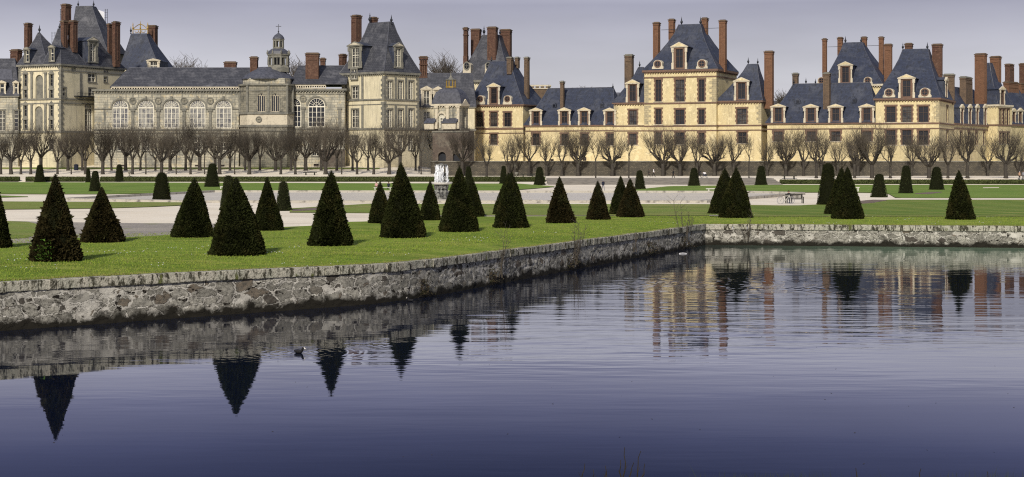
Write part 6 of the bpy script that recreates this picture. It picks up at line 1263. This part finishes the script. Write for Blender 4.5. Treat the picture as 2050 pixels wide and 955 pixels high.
def fountain():
    d = 171.0; X = ray(883.5) * d; z0 = zb; s = F / d; rt = thing('fountain', 'tiered stone fountain with a curtain of white water falling into its wide bowl', 'fountain', (X, d, z0)); zz = lambda y: H - (y - HY) / s - z0
    rw = lambda w: w / 2 / s
    mb = MB(); mb.lathe([(rw(24), 0), (rw(26), .25), (rw(24), zz(393)), (rw(28), zz(391)), (rw(25), zz(386)), (rw(12), zz(383)), (rw(10), zz(378)), (rw(16), zz(373)), (rw(30), zz(369.5)), (rw(40), zz(367.8))], 16)
    for k in range(8):
        a = 2 * math.pi * k / 8; mb.lathe([(.05, .1), (.26, .45), (.30, .9), (.12, 1.15), (.16, 1.35), (.02, 1.6)], 6, (rw(20) * math.cos(a), rw(20) * math.sin(a)))
        mb.lathe([(.02, zz(383)), (.22, zz(378)), (.3, zz(372)), (.1, zz(369))], 6, (rw(20) * math.cos(a), rw(20) * math.sin(a)))
    mb.obj('pedestal', 'marble', rt)
    mb = MB(); mb.lathe([(rw(38), zz(369)), (rw(42.5), zz(367)), (rw(42.5), zz(365)), (rw(39), zz(365.5)), (rw(30), zz(367))], 20); mb.obj('bowl', 'bench_white', rt)
    mb = MB(); mb.lathe([(rw(14), zz(366)), (rw(15), zz(358)), (rw(8), zz(350)), (rw(10), zz(342)), (rw(7), zz(336)), (rw(14), zz(332)), (rw(23), zz(330.5)), (rw(24), zz(329.3)), (rw(22), zz(328.6)), (rw(8), zz(328.5)), (rw(5), zz(326.4)), (0.02, zz(325.6))], 14)
    for k in range(4): a = 2 * math.pi * k / 4 + .4; mb.lathe([(.1, zz(366)), (.34, zz(361)), (.22, zz(355)), (.16, zz(351)), (.2, zz(348)), (.02, zz(345))], 7, (rw(15) * math.cos(a), rw(15) * math.sin(a)))
    mb.obj('upper_basin', 'marble', rt)
    rs = np.random.RandomState(4); V = []; n = 900; a = rs.rand(n) * 6.283; t = rs.rand(n); r = rw(23) + 0.12 * t + rs.normal(size=n) * .05; gap = (np.sin(a * 3 + 1) > -0.55)
    P = np.stack([r * np.cos(a), r * np.sin(a), zz(330) - t * (zz(330) - zz(362))], 1)[gap]; D = np.stack([0.05 * rs.normal(size=len(P)), 0.05 * rs.normal(size=len(P)), -np.ones(len(P))], 1)
    V.append(tri_cloud(P, D, 0.25 + .5 * rs.rand(len(P)), 0.05 + 0.07 * rs.rand(len(P)), rs))
    n = 700; a = rs.rand(n) * 6.283; r = rw(12) + rw(34) * .5 * rs.rand(n); P = np.stack([r * np.cos(a), r * np.sin(a), zz(366) + abs(rs.normal(size=n)) * .35], 1); V.append(tri_cloud(P, rs.normal(size=(n, 3)) + np.array([0, 0, .6]), .06 + .1 * rs.rand(n), .04 + .05 * rs.rand(n), rs))
    put('falling_water', cloud_mesh('falling_water', np.concatenate(V), ['foam'], np.zeros(sum(len(v) for v in V) // 3, dtype=np.int32)), rt)
fountain()
# ------------------------------------------------------------------ benches and small things
def slab_bench(px, yb, wpx, hpx, m, label, legs=2):
    p = G(px, yb); s = F / p.y; w_, h = wpx / s, hpx / s; rt = thing('bench', label, 'bench', tuple(p)); mb = MB(); mb.box(-w_ / 2, w_ / 2, -.25, .25, h - .12, h); mb.obj('seat', m, rt)
    for k in range(legs): mb = MB(); x = (-1 if k == 0 else 1) * w_ * .32; mb.box(x - .1, x + .1, -.2, .2, 0, h - .121); mb.obj('leg', m, rt)
slab_bench(1066, 407, 41, 7, 'kerb', 'low grey stone bench between the nested yew pair and the brown yew with a hole')
slab_bench(1428, 384, 30, 7, 'bench_white', 'white stone bench half hidden by the left yew above the wall corner')
slab_bench(1712, 384.5, 16, 10, 'bench_white', 'white stone bench half hidden behind the nested yews at the right')
slab_bench(445, 379, 8, 6, 'bench_white', 'tiny white stone bench beside the round-topped yew on the far left lawn')
slab_bench(1057, 355, 30, 7, 'wood', 'dark slim bench on the terrace left of the stone steps')
slab_bench(1580, 358.5, 30, 7, 'wood', 'dark slim bench on the terrace right of the stone steps')
slab_bench(621, 350.5, 27, 6, 'wood', 'dark slim bench on the terrace before the chapel wing')
def park_bench():
    p = G(1592, 407.3); s = F / p.y; w_ = 1.75; rt = thing('park_bench', 'dark wooden park bench with slatted back beside the parked bicycle', 'bench', tuple(p), R(6))
    mb = MB()
    for k in range(4): mb.box(-w_ / 2, w_ / 2, -.05 + k * .12, .04 + k * .12, .42, .46)
    mb.obj('seat', 'wood', rt)
    mb = MB(); mb.box(-w_ / 2, w_ / 2, .46, .5, .86, .96); mb.box(-w_ / 2, w_ / 2, .46, .5, .48, .54)
    for k in range(13): x = -w_ / 2 + .08 + k * (w_ - .16) / 12; mb.box(x - .035, x + .035, .47, .49, .541, .859)
    mb.obj('backrest', 'wood', rt)
    for sx in (-1, 1):
        for y, h in ((-.02, .64), (.48, 1.0)): mb = MB(); mb.box(sx * w_ / 2 - .04, sx * w_ / 2 + .04, y - .04, y + .04, 0, h); mb.obj('leg', 'wood', rt)
        mb = MB(); mb.box(sx * w_ / 2 - .045, sx * w_ / 2 + .045, -.08, .44, .641, .69); mb.obj('armrest', 'wood', rt)
park_bench()
def bicycle():
    p = G(1573, 408.0); rt = thing('bicycle', 'pale-framed bicycle parked in front of the seated person at the park bench', 'bicycle', tuple(p), R(4)); r = .35
    for x in (-.55, .55):
        mb = MB(); n = 18; mb.path([(x + r * math.cos(2 * math.pi * k / n), 0, r + r * math.sin(2 * math.pi * k / n)) for k in range(n + 1)], [.028] * (n + 1), 5); w_ = mb.obj('wheel', 'greyc', rt)
        mb = MB()
        for k in range(10): a = 2 * math.pi * k / 10; mb.tube((x, 0, r), (x + r * math.cos(a), 0, r + r * math.sin(a)), .006, .006, 3)
        mb.tube((x, -.05, r), (x, .05, r), .03, .03, 6, cap=True); mb.obj('spokes', 'greyc', w_)
    mb = MB(); P = {'r': (-.55, 0, r), 'b': (-.08, 0, .30), 's': (-.2, 0, .80), 'h': (.38, 0, .82), 'f': (.55, 0, r), 'h2': (.36, 0, .95)}
    for a, c in (('r', 'b'), ('r', 's'), ('b', 's'), ('s', 'h'), ('b', 'h'), ('h', 'f'), ('h', 'h2')): mb.tube(P[a], P[c], .025, .025, 6)
    mb.obj('frame', 'bench_white', rt); mb = MB(); mb.tube((.36, -.27, .97), (.36, .27, .97), .018, .018, 5, cap=True); mb.obj('handlebar', 'black', rt)
    mb = MB(); mb.rings([[(-.33, -.07, .84), (-.33, .07, .84), (-.33, .07, .88), (-.33, -.07, .88)], [(-.07, -.03, .85), (-.07, .03, .85), (-.07, .03, .88), (-.07, -.03, .88)]]); mb.obj('saddle', 'black', rt)
    mb = MB(); mb.tube((-.08, -.09, .3), (.02, -.09, .18), .015, .015, 4); mb.tube((-.08, .09, .3), (-.18, .09, .42), .015, .015, 4); mb.lathe([(.09, .29), (.09, .31)], 8, (-.08, .0)); mb.obj('pedals', 'black', rt)
bicycle()
# ------------------------------------------------------------------ people
def skin_body(verts, edges, radii, mats, zsplit, name='person'):
    me = bpy.data.meshes.new(name); me.from_pydata(verts, edges, []); o = bpy.data.objects.new('tmp', me); COL.objects.link(o)
    bpy.context.view_layer.objects.active = o
    md = o.modifiers.new('s', 'SKIN'); sb = o.modifiers.new('u', 'SUBSURF'); sb.levels = 1; sb.render_levels = 1
    for i, r in enumerate(radii): v = me.skin_vertices[0].data[i]; v.radius = (r, r) if not isinstance(r, tuple) else r; v.use_root = (i == 0)
    dg = bpy.context.evaluated_depsgraph_get(); m2 = bpy.data.meshes.new_from_object(o.evaluated_get(dg)); bpy.data.objects.remove(o)
    for m in mats: m2.materials.append(M[m])
    for p in m2.polygons: p.material_index = zsplit(p.center); p.use_smooth = True
    return m2
def person(px, yb, label, top, legs, pose='walk', hair='hair', rz=0.0, h=None, side=1, pt=None):
    p = G(px, yb); 
    if pt is not None: p = Vector(pt)
    V = [(0, 0, .95), (0, 0, 1.12), (0, 0, 1.36), (0, 0, 1.50), (0, -.01, 1.60), (0, -.01, 1.69)]; Rr = [(.15, .12), (.135, .10), (.17, .11), .055, .095, .08]; E = [(0, 1), (1, 2), (2, 3), (3, 4), (4, 5)]
    def chain(start, pts, rad):
        prev = start
        for q, r in zip(pts, rad): V.append(q); Rr.append(r); E.append((prev, len(V) - 1)); prev = len(V) - 1
    sw = {'walk': .22, 'stand': 0.03, 'sit': 0, 'push': .2}[pose]
    for s in (-1, 1):
        if pose == 'sit':
            chain(0, [(s * .1, 0, .93), (s * .12, -.44, .92), (s * .12, -.48, .50), (s * .12, -.60, .47)], (.09, .075, .05, .04)); 
            chain(2, [(s * .19, 0, 1.40), (s * .24, -.08, 1.14), (s * .15, -.33, 1.05)], (.06, .045, .04)); hx = (s * .15, -.33, 1.05); fd = (0, -1, -.2)
        else:
            chain(0, [(s * .1, 0, .90), (s * .10, -sw * s * .6, .50), (s * .10, -sw * s * 1.4 + .03, .08), (s * .10, -sw * s * 1.4 - .10, .04)], (.09, .065, .045, .04))
            if pose == 'push': chain(2, [(s * .19, 0, 1.40), (s * .22, -.15, 1.18), (s * .18, -.42, 1.08)], (.06, .045, .035)); hx = (s * .18, -.42, 1.08); fd = (0, -1, -.3)
            else: chain(2, [(s * .19, 0, 1.40), (s * .24, sw * s * .3, 1.12), (s * .22, sw * s * .8 - .04, .88)], (.06, .045, .035)); hx = (s * .22, sw * s * .8 - .04, .88); fd = (0, -.15, -1)
        hb = len(V) - 1
        for k in range(4): o_ = (k - 1.5) * .020; L1 = (.07, .085, .08, .06)[k]; chain(hb, [(hx[0] + o_ * .3, hx[1] + fd[1] * .05 + o_, hx[2] + fd[2] * .05), (hx[0] + o_ * .3 - s * .01, hx[1] + fd[1] * (.05 + L1) + o_, hx[2] + fd[2] * (.05 + L1))], (.010, .008))
        chain(hb, [(hx[0] - s * .035, hx[1] - .03, hx[2] - .03), (hx[0] - s * .045, hx[1] - .045, hx[2] - .07)], (.011, .009))
    zoff = -.45 if pose == 'sit' else 0.0
    def zs(c):
        z = c[2]
        if z > 1.52: return 0
        if pose == 'sit': return (2 if z < .99 and c[1] < 0.1 else 1) if (c[1] > -.36 or z < .98) else 0
        if pose == 'push' and c[1] < -.40: return 0
        if abs(c[0]) > .17 and z < .89: return 0
        return 2 if z < .92 else 1
    me = skin_body([(x, y, z + zoff) for x, y, z in V], E, Rr, ['skin', top, legs], lambda c: zs((c[0], c[1], c[2] - zoff)))
    o = put('person', me, None, tuple(p), rz); tag(o, label, 'person'); sc = (h or 1.72) / 1.76; o.scale = (sc,) * 3
    hm = MB(); z = 1.62 + zoff; hm.lathe([(.06, z - .09), (.098, z - .02), (.105, z + .05), (.085, z + .11), (.04, z + .15), (.01, z + .16)], 10, (0, .018)); hm.obj('hair', hair, o, smooth=True)
    fm = MB(); fm.lathe([(.018, z - .03), (.012, z + .01), (.003, z + .03)], 5, (0, -.10)); fm.obj('nose', 'skin', o)
    return o
person(1207.5, 382.5, 'person in a navy coat walking away between two yews, by the fountain pool', 'navy', 'greyc', 'walk', 'greyc', R(200), 1.62)
person(1299, 354.5, 'person in dark clothes walking on the terrace, left one of two strollers', 'black', 'black', 'walk', 'hair', R(80), 1.5)
person(1308.5, 354.5, 'person in a white top and dark shorts, right one of two terrace strollers', 'wcloth', 'black', 'walk', 'hair', R(80), 1.7)
person(1348, 358, 'person in black mid-stride alone on the terrace, before the steps', 'black', 'black', 'walk', 'hair', R(-85), 1.75)
person(1401, 356.5, 'person in dark clothes pushing the pushchair on the terrace', 'black', 'black', 'push', 'hair', R(90), 1.62)
person(839, 347, 'person in dark clothes by the railing near the domed gateway', 'black', 'black', 'stand', 'hair', R(20), 1.6)
person(2041, 360.5, 'person in a tan jacket standing on the terrace at the far right', 'tan', 'black', 'stand', 'greyc', R(30), 1.6)
person(2048.5, 360.5, 'person in grey cut by the right edge, next to the tan jacket', 'greyc', 'black', 'stand', 'hair', R(-20), 1.6)
def seat_pt(px, yb, dz): q = G(px, yb); return (q.x, q.y, q.z + dz)
person(1576, 406.5, 'person in black seated at the left end of the park bench behind the bicycle', 'black', 'navy', 'sit', 'hair', R(15), 1.75, pt=seat_pt(1579, 406.2, 0.0))
person(753.5, 380, 'seated person in pink and dark clothes, left of three on the far lawn edge', 'pinkc', 'black', 'sit', 'hair', R(10), 1.6)
person(761, 380, 'seated person in white and pink, middle of three on the far lawn edge', 'wcloth', 'pinkc', 'sit', 'greyc', R(-10), 1.6)
person(778, 380, 'seated person in navy, right of three on the far lawn edge, behind a small yew', 'navy', 'black', 'sit', 'hair', R(0), 1.6)
mb = MB(); p = G(766, 381.2); rt = thing('bench', 'pale low bench under the three seated people on the far lawn edge', 'bench', tuple(p)); w_ = 2.6; mb.box(-w_ / 2, w_ / 2, -.1, .3, .38, .45); mb.obj('seat', 'bench_white', rt)
for x in (-1, 1): mb = MB(); mb.box(x * 1.1 - .08, x * 1.1 + .08, -.05, .25, 0, .379); mb.obj('leg', 'bench_white', rt)
def pushchair():
    p = G(1410.5, 356.8); rt = thing('pushchair', 'pushchair with a white and dark hood, pushed along the terrace', 'pushchair', tuple(p))
    mb = MB(); mb.rings([[(-.35, y, .45) for y in (-.25, .25)] + [(-.2, .25, .75), (-.2, -.25, .75)], [(.35, -.25, .40), (.35, .25, .40), (.45, .25, .62), (.45, -.25, .62)]]); mb.obj('seat', 'navy', rt)
    mb = MB(); n = 8; mb.rings([[(-.05 + .38 * math.cos(a), y, .7 + .38 * math.sin(a)) for a in [math.pi * (.15 + .6 * k / n) for k in range(n + 1)]] + [(-.05, y, .7)] for y in (-.26, .26)]); mb.obj('hood', 'wcloth', rt)
    mb = MB(); mb.tube((-.7, -.2, 1.03), (.4, -.22, .15), .02, .02, 5); mb.tube((-.7, .2, 1.03), (.4, .22, .15), .02, .02, 5); mb.tube((-.4, -.2, .15), (.3, -.2, .6), .02, .02, 5); mb.tube((-.4, .2, .15), (.3, .2, .6), .02, .02, 5); mb.tube((-.7, -.22, 1.03), (-.7, .22, 1.03), .02, .02, 5); mb.obj('frame', 'greyc', rt)
    for x in (-.42, .42):
        for y in (-.24, .24): mb = MB(); mb.path([(x + .13 * math.cos(2 * math.pi * k / 10), y, .14 + .13 * math.sin(2 * math.pi * k / 10)) for k in range(11)], [.025] * 11, 5); mb.obj('wheel', 'greyc', rt)
pushchair()
# litter bin, urns, railing, road ramp
p = G(152.6, 341); mb = MB(); mb.lathe([(.36, 0), (.42, .1), (.42, .95), (.46, 1.0), (.40, 1.12), (.1, 1.2)], 12); tag(mb.obj('litter_bin', 'navy', None, tuple(p)), 'dark blue litter bin under the trees at the left', 'bin')
for px, yb, lb in ((259, 353.5, 'small stone urn on a stand behind the second small hedge gap'), (1034, 356, 'dark urn on the terrace left of the slim bench')):
    p = G(px, yb); mb = MB(); mb.lathe([(.28, 0), (.28, .12), (.1, .2), (.08, .45), (.3, .7), (.36, .95), (.3, 1.0)], 10); tag(mb.obj('garden_urn', 'trim_dark', None, tuple(p)), lb, 'urn')
rt = thing('railing', 'thin dark iron railing along the ramp near the domed gateway', 'railing', tuple(G(838, 347.5))); o = G(838, 347.5); mb = MB(); xa, xb = (770 - 838) * .095, (862 - 838) * .095
for z in (.35, 1.25): mb.box(xa, xb, -.03, .03, z - .03, z + .03)
for k in range(40): x = xa + (xb - xa) * k / 39; mb.box(x - .015, x + .015, -.015, .015, 0, 1.28)
mb.obj('bars', 'iron', rt)
# ------------------------------------------------------------------ water birds and scrap
def coot(px, yb, wpx, label, rz, seed):
    x, y = W(px, yb); s = F / y; k = wpx / s / 0.40; rt = thing('coot', label, 'water bird', (x, y, 0), rz)
    V = [(0, 0, .05), (-.10, 0, .06), (-.17, 0, .085), (.08, 0, .055), (.13, 0, .10), (.15, 0, .155), (.17, 0, .185), (.205, 0, .165)]
    m2 = skin_body(V, [(0, 1), (1, 2), (0, 3), (3, 4), (4, 5), (5, 6), (6, 7)], [(.085, .075), (.07, .06), .03, (.075, .06), .042, .036, .036, .02], ['coot', 'bill'], lambda c: 0, 'coot'); b = put('body', m2, rt); 
    mb = MB(); mb.rings([[(.205, -.016, .175), (.205, .016, .175), (.205, .016, .150), (.205, -.016, .150)], [(.262, -.003, .145), (.262, .003, .145), (.262, .003, .138), (.262, -.003, .138)]]); mb.box(.19, .214, -.013, .013, .17, .20); mb.obj('bill', 'bill', rt)
    rt.scale = (k, k, k)
coot(598, 707, 26, 'black coot with a white bill swimming in the open water, left of centre', R(-25), 1)
coot(822, 603.5, 17, 'black coot tucked against the foot of the quay wall', R(150), 2)
mb = MB(); x, y = W(1367, 508); rs = np.random.RandomState(3); n = 14
mb.rings([[(-.25 + .036 * k, .0 + .09 * math.sin(math.pi * k / n) * s, .015 + .06 * math.sin(math.pi * k / n) * (0.8 + .3 * rs.rand()) + (.02 if s < 0 else 0)) for s in (-1, 1)] + [(-.25 + .036 * k, 0, -.02)] for k in range(n + 1)]); tag(mb.obj('floating_scrap', 'white', None, (x, y, 0)), 'small crumpled white scrap floating near the corner of the quay', 'litter')
# ------------------------------------------------------------------ weedy saplings growing out of the quay wall
def sapling(px, z0, ytop, label, seed, n, spread, dy=0.15):
    rnd = random.Random(seed); d = wall_d(px) - dy; x = ray(px) * d; zt = H - (ytop - HY) * d / F; mb = MB(); Ht = zt - z0
    for i in range(n):
        a = rnd.uniform(-1, 1) * spread; h_ = Ht * (1 if i == 0 else rnd.uniform(.45, .95)); pts, dd = tube_path(mb, (x + rnd.uniform(-.15, .15), d, z0), (a * .35, rnd.uniform(-.15, .05), 1), h_, .028, .007, 7, .07, rnd, 4, .05)
        for j in range(2, 8):
            for _ in range(2):
                q = pts[min(j, len(pts) - 1)]; p2, _ = tube_path(mb, q, (rnd.uniform(-1, 1), rnd.uniform(-.5, .5), rnd.uniform(.3, .9)), h_ * rnd.uniform(.10, .26), .011, .005, 3, .15, rnd, 3, .03)
                tube_path(mb, p2[2], (rnd.uniform(-1, 1), 0, .7), h_ * .08, .006, .003, 2, .1, rnd, 3)
    tag(mb.obj('bare_sapling', 'twig', None), label, 'sapling', 'bare saplings growing from the quay wall')
sapling(1372, 0.5, 398, 'tallest bare sapling growing from the quay wall, close to its corner', 31, 5, 1.0)
sapling(1386, 0.9, 425, 'slim bare sapling between the tallest one and the wall corner', 32, 3, .6)
sapling(1003, 0.3, 462, 'bare sapling on the quay wall below the nested yew pair', 33, 4, .8)
sapling(1152, 0.3, 448, 'bare sapling on the quay wall below the brownish yew with a pale hole', 34, 5, 1.0)
sapling(1495, 0.3, 425, 'bare sapling before the right yew at the corner of the quay wall', 35, 4, .9)
sapling(1270, 0.4, 470, 'short bare sapling half way up the receding quay wall', 36, 4, 1.3)
def bramble(px, label, seed, w_=0.8):
    rnd = random.Random(seed); d = wall_d(px) - .12; x = ray(px) * d; mb = MB()
    for i in range(16): tube_path(mb, (x + rnd.uniform(-w_, w_) * .5, d, rnd.uniform(.15, .8)), (rnd.uniform(-1, 1), -.25, rnd.uniform(-.3, 1)), rnd.uniform(.3, .9), .014, .004, 5, .35, rnd, 3, -.06)
    rs = np.random.RandomState(seed); n = 260; P = np.stack([x + rs.normal(size=n) * w_ * .35, d - .05 - .15 * rs.rand(n), .15 + .7 * rs.rand(n)], 1); s_ = .04 + .05 * rs.rand(n)
    tag(put('bramble', cloud_mesh('bramble', tri_cloud(P, rs.normal(size=(n, 3)), s_, s_, rs), ['shoot', 'soil_leaf'], None, mb)), label, 'shrub', 'brambles hanging on the quay wall')
M['soil_leaf'] = mat('withered_leaves', (0.060, 0.042, 0.024), [(6, (0.03, 0.03, 0.012), .4, .6)], None)
bramble(1140, 'dark bramble patch on the quay wall below the brown yew', 41, 1.0); bramble(1368, 'dense dark bramble at the foot of the tallest sapling', 42, 1.2); bramble(1300, 'withered bramble low on the receding quay wall, left of the densest one', 43, .9); bramble(985, 'small withered bramble at the waterline below the nested yew pair', 44, .6); bramble(848, 'dark hole with withered plants at the waterline near the wall coot', 45, .5)
